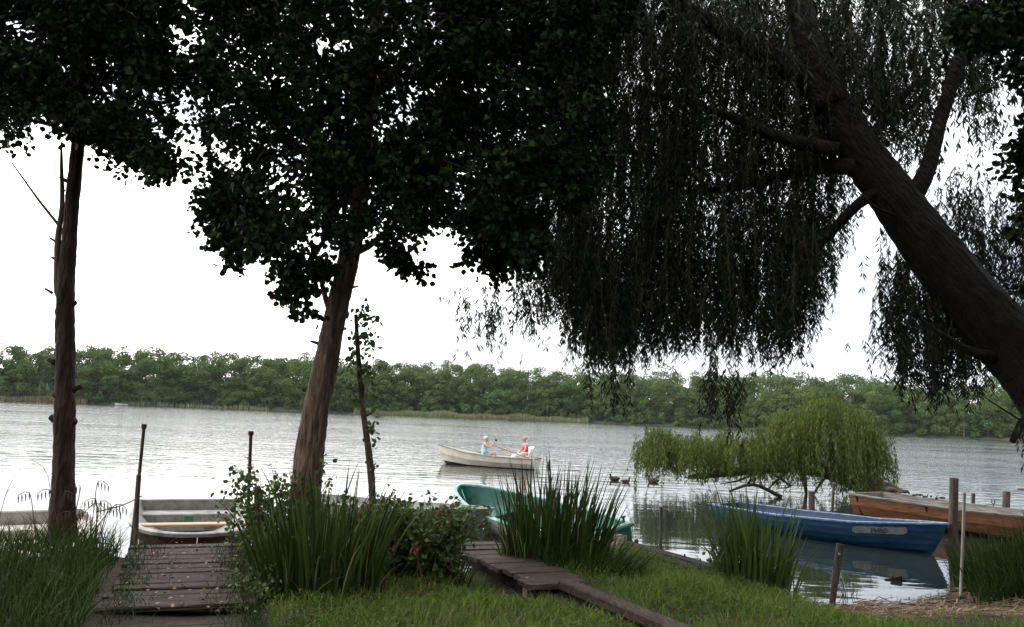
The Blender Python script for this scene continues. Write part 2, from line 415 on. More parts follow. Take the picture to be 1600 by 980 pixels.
def water_mat():
    m, n, l, p, o = new_mat('lake_water')
    p.inputs['Base Color'].default_value = (.018, .026, .022, 1)
    p.inputs['Roughness'].default_value = .03; p.inputs['IOR'].default_value = 1.85
    t = n.new('ShaderNodeTexCoord')
    def noise(scale, det, st, w=0):
        mp = n.new('ShaderNodeMapping'); mp.inputs['Scale'].default_value = st; mp.inputs['Rotation'].default_value = (0, 0, w)
        l.new(t.outputs['Object'], mp.inputs['Vector'])
        z = n.new('ShaderNodeTexNoise'); z.inputs['Scale'].default_value = scale; z.inputs['Detail'].default_value = det
        l.new(mp.outputs['Vector'], z.inputs['Vector']); return z.outputs['Fac']
    def math_(op, a, b=None, c=None):
        k = n.new('ShaderNodeMath'); k.operation = op
        for i, v in enumerate((a, b, c)):
            if v is None: continue
            if isinstance(v, (int, float)): k.inputs[i].default_value = v
            else: l.new(v, k.inputs[i])
        return k.outputs[0]
    sp = n.new('ShaderNodeSeparateXYZ'); l.new(t.outputs['Object'], sp.inputs[0])
    big = noise(.9, 3, (.7, 1.6, 1), .15)
    mid = noise(2.6, 2, (.6, 1.5, 1), -.2)
    swell = noise(.045, 3, (.5, 1.6, 1))                 # wind patches
    # calmer near the bank, livelier out on the lake
    far = n.new('ShaderNodeMapRange'); far.inputs['From Min'].default_value = 19; far.inputs['From Max'].default_value = 52
    far.inputs['To Min'].default_value = .07; far.inputs['To Max'].default_value = 1.0
    l.new(sp.outputs['Y'], far.inputs['Value'])
    patch = n.new('ShaderNodeMapRange'); patch.inputs['From Min'].default_value = .35; patch.inputs['From Max'].default_value = .65
    patch.inputs['To Min'].default_value = .45; patch.inputs['To Max'].default_value = 1.25
    l.new(swell, patch.inputs['Value'])
    h = math_('ADD', big, math_('MULTIPLY', mid, .35))
    h = math_('MULTIPLY', h, math_('MULTIPLY', far.outputs[0], patch.outputs[0]))
    b = n.new('ShaderNodeBump'); b.inputs['Strength'].default_value = 1.0; b.inputs['Distance'].default_value = .13
    l.new(h, b.inputs['Height']); l.new(b.outputs['Normal'], p.inputs['Normal'])
    return m
M['water'] = water_mat()

# ------------------------------------------------------------------ ground, water, far shore
SX = np.array([-40, -14, -6, -3.2, -1, 0, 1, 1.75, 2.2, 2.8, 3.6, 5.0, 5.8, 6.3, 7, 9, 15, 40.])
SYS = np.array([9.5, 9.3, 9.4, 9.4, 10.1, 10.5, 11.1, 11.5, 10.7, 10.1, 10.0, 10.5, 10.9, 11.6, 12.8, 14.0, 15, 16.])
WX = np.array([-40, 2.4, 3.4, 5.4, 6.4, 40.]); WW = np.array([.5, .5, 3.2, 3.2, 3.4, 2.5])
def sst(t): t = np.clip(t, 0, 1); return t * t * (3 - 2 * t)
def shore(x): return np.interp(x, SX, SYS)
def hgt(x, y):
    d = shore(x) - y; w = np.interp(x, WX, WW)
    z = np.where(d > 0, .5 * sst(d / w * .5 + 0) * 1.0 / .5 * .5 + .0, 0)
    z = np.where(d > 0, .5 * sst(d / w), -.7 * sst(-d / 1.6))
    z = z + .025 * np.sin(x * 2.1 + y * 1.3) * sst(d / w) + .02 * np.sin(x * 4.7 - y * 3.1) * sst(d / w)
    # hollow beside and under the jetty
    ax, ay, bx, by = .05, 7.95, -.75, 10.2
    tt = np.clip(((x - ax) * (bx - ax) + (y - ay) * (by - ay)) / ((bx - ax) ** 2 + (by - ay) ** 2), 0, 1)
    dd = np.hypot(x - (ax + tt * (bx - ax)), y - (ay + tt * (by - ay)))
    return z - .16 * sst((.5 - dd) / .35) * (z > 0)
gx = np.concatenate([np.linspace(-60, -9, 18), np.linspace(-8.8, 9, 180), np.linspace(9.5, 60, 18)])
gy = np.concatenate([np.linspace(-80, 3, 20), np.linspace(3.3, 16, 130), np.linspace(17, 24, 6)])
X, Y = np.meshgrid(gx, gy); Z = hgt(X, Y)
nx, ny = len(gx), len(gy)
i, j = np.meshgrid(np.arange(nx - 1), np.arange(ny - 1)); q = (j * nx + i).ravel()
g = Geo(); g.add(np.stack([X, Y, Z], -1).reshape(-1, 3), np.stack([q, q + 1, q + nx + 1, q + nx], -1))
struct('bank_ground', g, M['earth'], True)
g = Geo(); g.add([(-900, -60, 0), (900, -60, 0), (900, 900, 0), (-900, 900, 0)], np.array([[0, 1, 2, 3]]))
struct('lake_water', g, M['water'])
def far_y(x):
    return 282 - 55 * ((x - 8) / 175.0) ** 2 + 3 * np.sin(x * .11) + 2 * np.sin(x * .041 + 1)
gx = np.linspace(-330, 330, 133); dy = np.array([-3, 0, 2, 8, 20, 40, 70, 130, 400])
dz = np.array([-.6, .05, .5, 1.2, 3.0, 5.6, 8.5, 9, 9])
X = np.repeat(gx[None], len(dy), 0); Y = far_y(X) + dy[:, None]; Z = np.repeat(dz[:, None], len(gx), 1)
nx, ny = len(gx), len(dy)
i, j = np.meshgrid(np.arange(nx - 1), np.arange(ny - 1)); q = (j * nx + i).ravel()
g = Geo(); g.add(np.stack([X, Y, Z], -1).reshape(-1, 3), np.stack([q, q + 1, q + nx + 1, q + nx], -1))
struct('far_shore_ground', g, M['far_ground'], True)
def far_z(d): return np.interp(d, dy, dz)

# the wood on the far shore
g = Geo(); gt = Geo()
def wood_tree(x, y, z0, h, w, dens=1.0):
    nl = int(22 * dens)
    k = rng.uniform(0, 1, nl)
    zc = z0 + h * (.10 + .78 * k)
    prof = np.sin(np.pi * np.clip(.25 + .65 * k, 0, 1)) ** .7
    a = rng.uniform(0, 2 * np.pi, nl); rr = w * prof * rng.uniform(.2, .85, nl)
    lc = np.stack([x + np.cos(a) * rr, y + np.sin(a) * rr, zc], -1)
    lr = w * rng.uniform(.30, .5, nl)
    m = int(210 * dens)
    nrm = unit(rvec(nl * m) + np.array([0, -.25, .35]))
    P = np.repeat(lc, m, 0) + nrm * np.repeat(lr, m)[:, None] * np.array([1, 1, .75]) * rng.uniform(.75, 1.05, (nl * m, 1))
    nn = unit(nrm + rng.normal(0, .55, (nl * m, 3)))
    ax = unit(np.cross(nn, rvec(nl * m)))
    leaves(g, P, ax, rng.uniform(.3, .6, nl * m), .95, ALDER, ALDER_F, nn)
    tube(gt, [(x, y, z0 - .3), (x + rng.normal(0, .2), y, z0 + h * .35), (x + rng.normal(0, .3), y, z0 + h * .8)], [.22, .17, .05], 5)
for row, (d0, hh, sp, dens) in enumerate([(4, (8, 14), 5.0, 1), (10, (13, 17), 4.8, 1.0), (20, (14, 17.5), 5.2, .8), (33, (14.5, 18), 5.6, .6), (44, (14, 17), 5.6, .5)]):
    x = -232.0 - row * 6
    while x < 232:
        x += sp * rng.uniform(.6, 1.4)
        d = d0 + rng.uniform(-2, 3)
        if row == 0 and rng.random() < .25: continue
        h = rng.uniform(*hh)
        if rng.random() < .1: h *= 1.12
        h *= 1 - .16 * sst((abs(x - 5) - 110) / 70)
        wood_tree(x, far_y(x) + d, float(far_z(d)), h, h * rng.uniform(.28, .38), dens)
# low bushes over the water's edge
x = -232.0
while x < 232:
    x += rng.uniform(1.5, 6)
    wood_tree(x, far_y(x) + rng.uniform(.6, 2.5), .2, rng.uniform(2.2, 5), rng.uniform(1.2, 2.1), .45)
wood = stuff('woodland', g, M['forest_leaf'], 'wall of mid green deciduous wood along the whole far shore of the lake', 'woodland')
obj('trunks', gt, M['post'], wood)['kind'] = 'stuff'
def shade_wood():  # unseen crowns added behind the camera to block sky light from the bank trees
    g2 = Geo()
    for k in range(36):
        x = rng.uniform(-16, 16); y = rng.uniform(-14, -4.5); h = rng.uniform(11, 17)
        n = 1300; d = rvec(n); P = np.array([x, y, h * .55]) + d * np.array([2.6, 2.6, h * .5]) * rng.uniform(.5, 1, (n, 1))
        leaves(g2, P, rvec(n), rng.uniform(.3, .6, n), 1.0)
    stuff('woodland', g2, M['alder_leaf'], 'dense dark wood added unseen behind the viewpoint to shade the crowns and bank', 'woodland')
shade_wood()
# far reed belts
def belt(name, x0, x1, n, hh, label, mat):
    g = Geo(); x = rng.uniform(x0, x1, n); y = far_y(x) + rng.uniform(-2.5, .3, n)
    B = np.stack([x, y, np.full(n, -.05)], -1)
    H = rng.uniform(*hh, n) * (.75 + .25 * np.sin(x * .35) * np.sin(x * .13 + 1))
    blades(g, B, H, rng.uniform(.12, .25, n), rng.normal(0, .2, (n, 2)), np.full(n, .05), 2)
    stuff(name, g, mat, label, 'reeds')
belt('reed_belt', -52, 28, 5200, (1.6, 2.8), 'pale green belt of reeds at the foot of the far wood, in the middle', M['far_reed'])
belt('reed_belt', -165, -128, 2200, (1.0, 2.4), 'brownish fringe of dry reeds on the far shore at the left edge', M['reed_dry'])
belt('reed_belt', -122, -78, 500, (1.0, 2.2), 'sparse pale reed tufts under the far wood right of the bare trunk', M['far_reed'])
def dead_trunk(px, py, dist, h, label):
    b = PY(px, py, dist); b[2] = .3
    g = Geo(); tube(g, [b, b + [.15, 0, h * .5], b + [.05, 0, h]], [.16, .12, .05], 6, 1.0, .1)
    tube(g, [b + [.12, 0, h * .55], b + [1.0, -.2, h * .8]], [.07, .02], 5)
    t = thing('dead_tree', label, 'dead tree', b, world_parts=True)
    obj('trunk', g, M['post'], t)
dead_trunk(1114, 655, 262, 8.5, 'thin bleached dead trunk against the far wood, between the hanging willow strands')
dead_trunk(1506, 685, 222, 5.0, 'short pale dead trunk on the far shore by the leaning willow trunk')

# thin summer haze over the lake
m_, n_, l_, p_, o_ = new_mat('haze'); n_.remove(p_)
pv = n_.new('ShaderNodeVolumePrincipled'); pv.inputs['Color'].default_value = (.86, .92, 1, 1); pv.inputs['Density'].default_value = .00007
l_.new(pv.outputs['Volume'], o_.inputs['Volume'])
g = Geo(); box(g, 0, 350, 19, 1900, 1120, 42)
stuff('haze', g, m_, 'thin pale haze over the lake softening the far wood', 'haze')
scene.cycles.volume_bounces = 0

# ------------------------------------------------------------------ trees on the bank
def leaf_cloud(g, poly, yr, n, sig, per, size, flat=.8, width=1.0):
    """clumps of round leaves: each clump on a twig of its own in the crown's volume"""
    c = sample_poly(poly, int(n * 1.5)); Yc = rng.uniform(*yr, len(c))
    C = PY(c[:, 0], c[:, 1], Yc)
    X_, Z_ = C[:, 0] + .12 * C[:, 1], C[:, 2] - .1 * C[:, 1]
    f = np.sin(4.1 * X_ + 1.9 * Z_ + .5) * np.sin(3.3 * Z_ - 1.7 * X_ + 1.1) + .6 * np.sin(7.3 * X_ - 2.1 * Z_) * np.sin(6.1 * Z_ + 2.3 * X_ + 2.)
    C = C[np.argsort(f + rng.normal(0, .25, len(f)))[::-1][:n]]
    m = rng.poisson(per, n) + 8
    idx = np.repeat(np.arange(n), m); N = len(idx)
    ntw = 9                                             # sprays per clump: leaves sit along short drooping twigs
    D = unit(rng.normal(0, 1, (n, ntw, 3)) + np.array([0, 0, -.25])) * (sig * rng.uniform(.9, 2.3, (n, ntw, 1))) * np.array([1, 1, flat])
    tw = rng.integers(0, ntw, N); tt = rng.uniform(.1, 1, N) ** .8
    dr = D[idx, tw]
    P = C[idx] + dr * tt[:, None] + rng.normal(0, .028, (N, 3)); P[:, 2] -= .10 * tt ** 2 * np.linalg.norm(dr, axis=1) / .3
    ax = unit(rvec(N) * .8 + unit(dr) * .5 + np.array([0, 0, -.5]))
    leaves(g, P, ax, rng.uniform(size[0], size[1], N), width)
    return C
def twigs(g, C, origin_fn, r0=.02, sides=4, sag=.15):
    for c in C:
        o = origin_fn(c); mid = (o + c) / 2 + np.array([rng.normal(0, .1), rng.normal(0, .1), sag * rng.uniform(-.3, 1)])
        tube(g, [o, mid, c], [r0, r0 * .6, r0 * .2], sides, .35)
def ellipsoid_leaves(g, c, r, n, size, shell=.55):
    d = rvec(n); k = rng.uniform(shell, 1, n)[:, None]
    P = np.array(c) + d * k * np.array(r)
    leaves(g, P, unit(rvec(n) + np.array([0, 0, -.4])), rng.uniform(*size, n), 1.0)
def stub(g, p, d, l, r):
    p = np.array(p, float); d = unit(np.array(d, float)); tube(g, [p, p + d * l * .6, p + d * l], [r * 1.3, r, r * .8], 6, None, .1)

# bare-trunked tree at the left
Yl = 9.3
def L_(px, py, Y=Yl): return PY(px, py, Y)
t = thing('alder_tree', 'bare brown trunk at the left with a thin dead side stem, leafy at the top', 'tree', L_(97, 845), world_parts=True)
g = Geo()
tube(g, [L_(97, 850), L_(98, 800), L_(99, 740), L_(101, 650), L_(102, 560), L_(102, 460), L_(108, 380), L_(114, 300), L_(123, 215), L_(130, 120), L_(140, 20), L_(150, -120)],
     [.165, .135, .118, .11, .105, .10, .082, .078, .072, .065, .055, .04], 14, .05, .035, 5)
for px, py, dx, l, r in [(88, 568, -1, .10, .035), (92, 620, -1, .07, .035), (113, 610, 1, .12, .03), (86, 655, -1, .06, .04), (113, 660, 1, .05, .04),
                         (113, 475, 1, .05, .03), (117, 325, 1, .04, .03), (104, 283, -1, .09, .02), (106, 325, -1, .07, .03), (99, 380, -1, .08, .02), (118, 285, 1, .04, .025), (90, 700, -1, .04, .04)]:
    stub(g, L_(px, py), (dx, -.2, .5), l, r)
obj('trunk', g, M['red_bark'], t, smooth=True)
g = Geo()
tube(g, [L_(98, 470), L_(90, 455), L_(90, 380), L_(97, 320), L_(96, 260), L_(96, 222)], [.055, .042, .036, .028, .02, .01], 7, .08, .08)
tube(g, [L_(92, 352), L_(60, 312), L_(19, 255)], [.02, .014, .008], 6, .08, .08)
for px, py, dx, l in [(88, 378, -1, .09), (86, 405, -1, .05), (96, 300, 1, .05), (82, 458, -1, .1), (94, 330, 1, .06), (95, 430, 1, .05)]:
    stub(g, L_(px, py), (dx, -.1, .55), l, .014)
obj('side_stem', g, M['twig'], t, smooth=True)
g = Geo(); gb = Geo()
poly = [(-120, -60), (268, -60), (275, 40), (270, 150), (262, 235), (250, 262), (215, 245), (185, 225), (160, 205), (135, 190), (95, 175), (88, 140), (50, 150), (38, 180), (18, 200), (-20, 205), (-120, 170)]
C = leaf_cloud(g, poly, (8.0, 11.0), 300, .19, 95, (.035, .09))
C2 = leaf_cloud(g, [(100, 180), (150, 175), (270, 250), (268, 282), (235, 268), (190, 250), (150, 215), (100, 205)], (8.8, 9.8), 34, .10, 30, (.055, .09))
tip = L_(140, 20)
twigs(gb, C[::4], lambda c: L_(118 + rng.uniform(0, 20), rng.uniform(0, 215)), .022)
ellipsoid_leaves(g, (-5.2, 9.2, 9.2), (3.2, 3.0, 2.6), 9000, (.10, .16))
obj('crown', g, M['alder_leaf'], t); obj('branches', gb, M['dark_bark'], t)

# the alder in the middle
Ya = 9.3
def A_(px, py, Y=Ya): return PY(px, py, Y)
t = thing('alder_tree', 'leaning alder with a light rough trunk and a broad dark crown, mid left', 'tree', A_(478, 860), world_parts=True)
g = Geo()
tube(g, [A_(474, 880), A_(477, 800), A_(482, 720), A_(494, 640), A_(511, 560), A_(527, 480), A_(546, 400), A_(560, 330), A_(568, 240), A_(575, 150), A_(586, 60), A_(600, -80), A_(615, -300)],
     [.23, .185, .165, .15, .138, .125, .125, .105, .095, .085, .075, .06, .03], 20, .045, .03, 7)
for px, py, dx, l, r in [(498, 537, -1, .10, .018), (480, 610, -1, .06, .03), (548, 450, 1, .10, .014), (540, 490, 1, .03, .05), (470, 680, -1, .03, .05)]:
    stub(g, A_(px, py), (dx, -.25, .25), l, r)
tube(g, [A_(548, 395), A_(575, 385), A_(600, 365), A_(640, 330)], [.06, .045, .035, .015], 8, .1, .05)
tube(g, [A_(522, 500), A_(510, 470), A_(498, 430), A_(470, 400)], [.05, .035, .025, .012], 7, .1, .05)
tube(g, [A_(560, 330), A_(520, 270), A_(440, 220), A_(380, 200, 9)], [.06, .05, .035, .012], 7, .12, .05)
tube(g, [A_(568, 250), A_(660, 190, 9.6), A_(760, 150, 10), A_(860, 140, 10.2)], [.06, .045, .03, .012], 7, .12, .05)
tube(g, [A_(575, 160), A_(480, 80, 8.6), A_(380, 20, 8.2)], [.05, .04, .015], 7, .12, .05)
tube(g, [A_(575, 150), A_(690, 40, 8.6), A_(800, -40, 8.2)], [.05, .04, .015], 7, .12, .05)
obj('trunk', g, M['alder_bark'], t, smooth=True)
g = Geo(); gb = Geo()
poly = [(285, -60), (985, -60), (960, 60), (935, 130), (935, 260), (880, 290), (835, 300), (830, 400), (790, 420), (750, 400), (735, 340), (690, 325), (640, 345), (610, 375), (580, 360), (520, 360), (480, 350),
        (455, 385), (405, 405), (365, 385), (345, 330), (318, 300), (300, 220), (300, 130)]
C = leaf_cloud(g, poly, (7.7, 11.0), 680, .20, 95, (.035, .09))
for pl, n, per, sg in [([(435, 400), (490, 385), (520, 420), (515, 480), (485, 495), (440, 465)], 34, 22, .11),
                       ([(600, 360), (625, 365), (668, 420), (650, 430), (615, 400)], 12, 22, .09),
                       ([(300, 310), (350, 300), (420, 400), (395, 425), (345, 405), (330, 350)], 26, 30, .11),
                       ([(740, 330), (835, 330), (840, 420), (800, 440), (760, 415)], 45, 40, .13),
                       ([(835, 150), (935, 150), (955, 250), (900, 320), (845, 300)], 30, 30, .14)]:
    leaf_cloud(g, pl, (8.6, 9.8), n, sg, per, (.055, .10))
twigs(gb, C[::4], lambda c: A_(560 + rng.uniform(0, 30), rng.uniform(-60, 330)) * .55 + c * .45, .016)
ellipsoid_leaves(g, (-.8, 9.0, 9.8), (4.6, 3.8, 3.2), 10000, (.10, .16))
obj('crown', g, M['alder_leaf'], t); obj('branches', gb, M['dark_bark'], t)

# broken sapling beside it
Ys = 9.5
def S_(px, py, Y=Ys): return PY(px, py, Y)
t = thing('sapling', 'thin young stem with a snapped top and small green leaves, right of the leaning alder', 'young tree', S_(583, 800), world_parts=True)
g = Geo()
tube(g, [S_(584, 850), S_(581, 760), S_(574, 690), S_(566, 630), S_(560, 560), S_(556, 492)], [.05, .043, .038, .034, .029, .024], 9, .06, .05, 3)
stub(g, S_(572, 650), (1, 0, .6), .1, .012)
obj('trunk', g, M['brown_bark'], t, smooth=True)
g = Geo()
for px, py, n, sx in [(574, 500, 44, 15), (572, 535, 44, 13), (577, 575, 44, 12), (552, 520, 12, 8), (548, 565, 14, 8), (555, 590, 12, 10), (558, 630, 14, 10), (575, 620, 14, 9), (580, 665, 14, 10), (585, 690, 14, 8), (583, 720, 10, 10), (560, 485, 12, 12)]:
    P = PY(px + rng.normal(0, sx * .6, n), py + rng.normal(0, 15, n), Ys + rng.normal(0, .1, n))
    leaves(g, P, unit(rvec(n) + [0, 0, -.5]), rng.uniform(.05, .09, n), .9)
obj('crown', g, M['young_leaf'], t)

# alder whose branches come in at the right edge
t = thing('alder_tree', 'dark round-leaved branches reaching in at the upper right edge', 'tree', (8.6, 7.6, .5), world_parts=True)
g = Geo()
tube(g, [(8.6, 7.6, .4), (8.5, 7.7, 2.5), (8.2, 7.8, 5), (7.8, 7.9, 8), (7.5, 8, 10)], [.22, .18, .15, .1, .05], 12, .1, .03, 5)
tube(g, [(8.3, 7.8, 4.5), PY(1680, 250, 7.9), PY(1590, 180, 7.8)], [.08, .05, .015], 7, .12, .05)
tube(g, [(8.0, 7.85, 6), PY(1650, 40, 7.9), PY(1540, 30, 7.8)], [.08, .05, .015], 7, .12, .05)
obj('trunk', g, M['dark_bark'], t, smooth=True)
g = Geo()
leaf_cloud(g, [(1480, -40), (1640, -40), (1760, 100), (1760, 480), (1610, 470), (1590, 400), (1600, 330), (1588, 250), (1590, 150), (1560, 80), (1500, 60)], (7.2, 8.8), 150, .14, 55, (.055, .09))
leaf_cloud(g, [(1470, 0), (1600, 0), (1600, 70), (1530, 70)], (7.4, 8.2), 20, .10, 40, (.055, .09))
ellipsoid_leaves(g, (8.6, 7.4, 8.5), (2.8, 2.8, 2.8), 7000, (.10, .16))
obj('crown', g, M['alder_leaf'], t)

# the big leaning willow at the right
def strands(g, gs, S, length, dens, lsize, lw, sway=.12, zmin=None, spread=.42, stem_r=.004):
    """hanging twigs: a thin stem with narrow leaves along it"""
    n = len(S)
    for k in range(n):
        L = length[k]; p = S[k]
        sw = rng.normal(0, sway, 2) * L
        m = max(6, int(L * dens))
        tt = np.sort(rng.uniform(0, 1, m))
        P = np.stack([p[0] + sw[0] * tt ** .6 + .035 * np.sin(tt * L * 5 + k) * tt, p[1] + sw[1] * tt ** .7, p[2] - L * tt + .12 * L * np.sin(tt * 3.14) * 0], -1)
        if zmin is not None:
            kk = P[:, 2] > zmin; P = P[kk]
            if len(P) < 2: continue
        h = rng.uniform(0, 2 * np.pi, len(P))
        ax = np.stack([np.cos(h) * spread, np.sin(h) * spread, np.full(len(P), -.9)], -1) + rng.normal(0, .15, (len(P), 3))
        leaves(g, P, ax, rng.uniform(*lsize, len(P)), lw, WILL, WILL_F)
        if gs is not None and k % 2 == 0: tube(gs, P[[0, len(P) // 2, -1]], [stem_r, stem_r * .8, stem_r * .4], 3)
Yw = 9.9
def W_(px, py, Y=Yw): return PY(px, py, Y)
base = np.array([8.35, 9.0, .35])
t = thing('willow_tree', 'huge dark willow leaning in from the right with long hanging strands', 'tree', base, world_parts=True)
g = Geo()
tube(g, [base - [0, 0, .3], W_(1740, 760, 9.2), W_(1660, 640, 9.3), W_(1585, 545, 9.5), W_(1500, 447, 9.7), W_(1418, 338, 9.9), W_(1342, 232, 10.1), W_(1285, 140, 10.3), W_(1200, 85, 10.6), W_(1100, 30, 10.9), W_(1000, -30, 11.2)],
     [.54, .43, .385, .355, .335, .30, .25, .215, .16, .12, .06], 24, .07, .025, 9)
tube(g, [W_(1300, 170, 10.2), W_(1260, 60, 10.4), W_(1240, -60, 10.6), W_(1230, -260, 10.8)], [.24, .2, .16, .08], 14, .1, .03, 6)
tube(g, [W_(1420, 320, 9.9), W_(1450, 262, 9.9), W_(1468, 190, 10), W_(1500, 90, 10), W_(1524, 0, 10), W_(1540, -120, 10)], [.13, .10, .09, .085, .08, .06], 12, .08, .03, 5)
tube(g, [W_(1372, 300, 9.9), W_(1340, 320, 10), W_(1290, 372, 10.2), W_(1250, 420, 10.4), W_(1210, 500, 10.6)], [.10, .07, .06, .05, .02], 9, .08, .04)
tube(g, [W_(1340, 260, 10), W_(1270, 262, 10.4), W_(1180, 285, 10.8), W_(1080, 300, 11.1), W_(960, 292, 11.4)], [.13, .1, .07, .045, .02], 9, .1, .04)
tube(g, [W_(1310, 235, 10), W_(1220, 215, 10.2), W_(1120, 175, 10.4), W_(1000, 140, 10.6)], [.1, .08, .05, .02], 9, .1, .04)
tube(g, [W_(1350, 230, 10.1), W_(1400, 160, 10.6), W_(1450, 110, 11)], [.07, .05, .015], 8, .1, .04)
tube(g, [W_(1560, 560, 9.5), W_(1525, 552, 9.3), W_(1490, 535, 9.2), W_(1440, 500, 9.2)], [.09, .06, .045, .015], 8, .08, .05)
tube(g, [W_(1640, 630, 9.3), W_(1602, 655, 9.0), W_(1582, 690, 8.9)], [.07, .05, .035], 8, .08, .06)
tube(g, [W_(1600, 660, 9.0), W_(1560, 635, 8.9), W_(1535, 618, 8.9)], [.012, .008, .004], 5, .06)
tube(g, [W_(1400, 338, 9.7), W_(1370, 325, 9.6), W_(1340, 300, 9.6)], [.025, .015, .008], 6, .06, .05)
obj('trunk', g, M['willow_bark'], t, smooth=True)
g = Geo(); gs = Geo()
def hang(poly, n, yr, lr, bottom=None):
    n = int(n * 1.9); per = 6; nc = max(1, n // per)
    c0 = sample_poly(poly, nc); Y0 = rng.uniform(*yr, nc)
    idx = np.repeat(np.arange(nc), per); n = len(idx)
    c = c0[idx] + rng.normal(0, 1, (n, 2)) * np.array([15, 22]); Yc = Y0[idx] + rng.normal(0, .16, n); S = PY(c[:, 0], c[:, 1], Yc)
    L = rng.uniform(*lr, n)
    if bottom is not None:
        bx, by = zip(*bottom)
        yb = np.interp(c[:, 0], bx, by) + 18 - np.abs(rng.normal(0, 62, nc))[idx] * .8 - np.abs(rng.normal(0, 22, n))
        L = np.clip(np.minimum(L, (yb - c[:, 1]) * Yc / FPX), .12, None)
    strands(g, gs, S, L, 46, (.07, .13), .17, spread=.6)
bot = [(690, 490), (720, 515), (760, 540), (800, 550), (850, 510), (880, 560), (920, 590), (950, 610), (975, 600), (1010, 575), (1050, 565), (1100, 560), (1145, 570), (1180, 560), (1210, 580), (1250, 560), (1275, 510), (1300, 455), (1340, 385), (1360, 290)]
hang([(860, -60), (1320, -60), (1330, 240), (1320, 330), (1290, 430), (1255, 510), (1180, 520), (1080, 510), (1000, 530), (940, 545), (905, 480), (890, 400), (870, 300), (870, 200)], 1800, (10.1, 13.4), (.6, 1.5), bot)
hang([(880, -60), (1330, -60), (1320, 200), (1100, 260), (880, 240)], 640, (10.6, 13.5), (.5, 1.2), bot)
hang([(860, 300), (1300, 300), (1270, 480), (1200, 500), (930, 500), (880, 420)], 420, (9.8, 12.6), (.6, 1.5), bot)
hang([(700, 470), (760, 450), (840, 430), (890, 470), (880, 520), (800, 520), (740, 520)], 75, (10.5, 12), (.25, .75), bot)
hang([(830, 340), (930, 320), (940, 470), (880, 490), (810, 450)], 130, (10.2, 12.4), (.4, 1.0), bot)
hang([(900, 520), (985, 520), (975, 600), (940, 610)], 13, (10.2, 11), (.3, .8), [(880, 590), (950, 690), (1000, 620)])
hang([(1120, 520), (1165, 520), (1165, 580), (1125, 590)], 22, (9.8, 10.4), (.7, 1.2), [(1110, 685), (1145, 712), (1175, 675)])
hang([(1320, -60), (1560, -60), (1550, 60), (1545, 200), (1500, 150), (1480, 110), (1440, 250), (1400, 230), (1370, 200), (1330, 150)], 560, (9.9, 12.4), (.4, .95), [(1300, 300), (1380, 270), (1400, 255), (1440, 262), (1470, 160), (1500, 190), (1560, 260)])
hang([(1480, 250), (1600, 300), (1640, 480), (1560, 470), (1500, 390), (1460, 330)], 150, (10.2, 12.0), (.4, 1.0), [(1440, 400), (1600, 560)])
hang([(1385, 400), (1420, 380), (1500, 470), (1560, 545), (1540, 590), (1450, 600), (1400, 540), (1360, 520)], 330, (9.6, 11.5), (.3, .85), [(1330, 575), (1380, 600), (1430, 645), (1480, 620), (1520, 600), (1560, 590)])
hang([(1575, 650), (1600, 640), (1620, 660), (1590, 680)], 8, (8.8, 9.0), (.15, .3))
# part of the crown that stands above the picture
N = 600
S = np.stack([rng.uniform(-1.5, 9.5, N), rng.uniform(7.5, 14.5, N), rng.uniform(7.5, 10.5, N)], -1)
strands(g, None, S, rng.uniform(.8, 1.8, N), 18, (.14, .22), .2)
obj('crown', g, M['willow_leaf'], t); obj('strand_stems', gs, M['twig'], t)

# weeping willow fallen into the lake
Yf = 26.0
def F_(px, py, Y=Yf): return PY(px, py, Y)
b = F_(1395, 778)
t = thing('fallen_willow', 'bright green weeping willow fallen low over the water behind the blue boat', 'tree', b, world_parts=True)
g = Geo()
tube(g, [F_(1400, 782, 25.6), F_(1365, 764, 25.8), F_(1330, 748), F_(1290, 735), F_(1230, 728), F_(1170, 735), F_(1110, 742), F_(1075, 745)], [.42, .36, .32, .28, .22, .16, .1, .06], 14, .2, .04, 6)
for pts, r in [([(1290, 735), (1300, 695), (1295, 655), (1288, 640)], .12), ([(1270, 732), (1240, 700), (1225, 675)], .09), ([(1320, 745), (1340, 705), (1348, 680)], .09), ([(1230, 730), (1180, 712), (1110, 703), (1040, 700)], .09), ([(1150, 738), (1090, 715), (1030, 703)], .06),
               ([(1240, 730), (1215, 750), (1200, 765)], .06), ([(1185, 738), (1150, 752), (1125, 756)], .05), ([(1130, 742), (1095, 748), (1068, 746)], .035), ([(1210, 742), (1235, 760), (1215, 763)], .05), ([(1290, 745), (1270, 775), (1268, 800)], .05), ([(1255, 735), (1258, 760), (1262, 785)], .09), ([(1110, 745), (1090, 738), (1068, 730)], .03), ([(1180, 740), (1165, 760), (1150, 762)], .05)]:
    tube(g, [F_(a, c, Yf + rng.normal(0, .3)) for a, c in pts], np.linspace(r, r * .3, len(pts)), 7, .25, .05)
obj('trunk', g, M['brown_bark'], t, smooth=True)
g = Geo()
def dome(px, py, rx, ry, n, lr, ydep=1.8):
    """strand roots on the upper side of a branch dome"""
    per = 6; nc = max(2, int(n * .8) // per)
    a = rng.uniform(0, 2 * np.pi, nc); k = np.sqrt(rng.uniform(0, 1, nc)) * rng.uniform(.8, 1.12, nc)
    x = px + rx * k * np.cos(a); d = ydep * k * np.sin(a)
    top = py + ry * k ** 2.2 + rng.normal(0, 7, nc)
    i = np.repeat(np.arange(nc), per); n = len(i)
    S = PY(x[i] + rng.normal(0, 5, n), top[i] + np.abs(rng.normal(0, 5, n)), Yf + d[i] + rng.normal(0, .12, n))
    L = rng.uniform(*lr, n) * rng.uniform(.6, 1.1, nc)[i]
    strands(g, None, S, L, 26, (.10, .17), .2, .14, .08, .5)
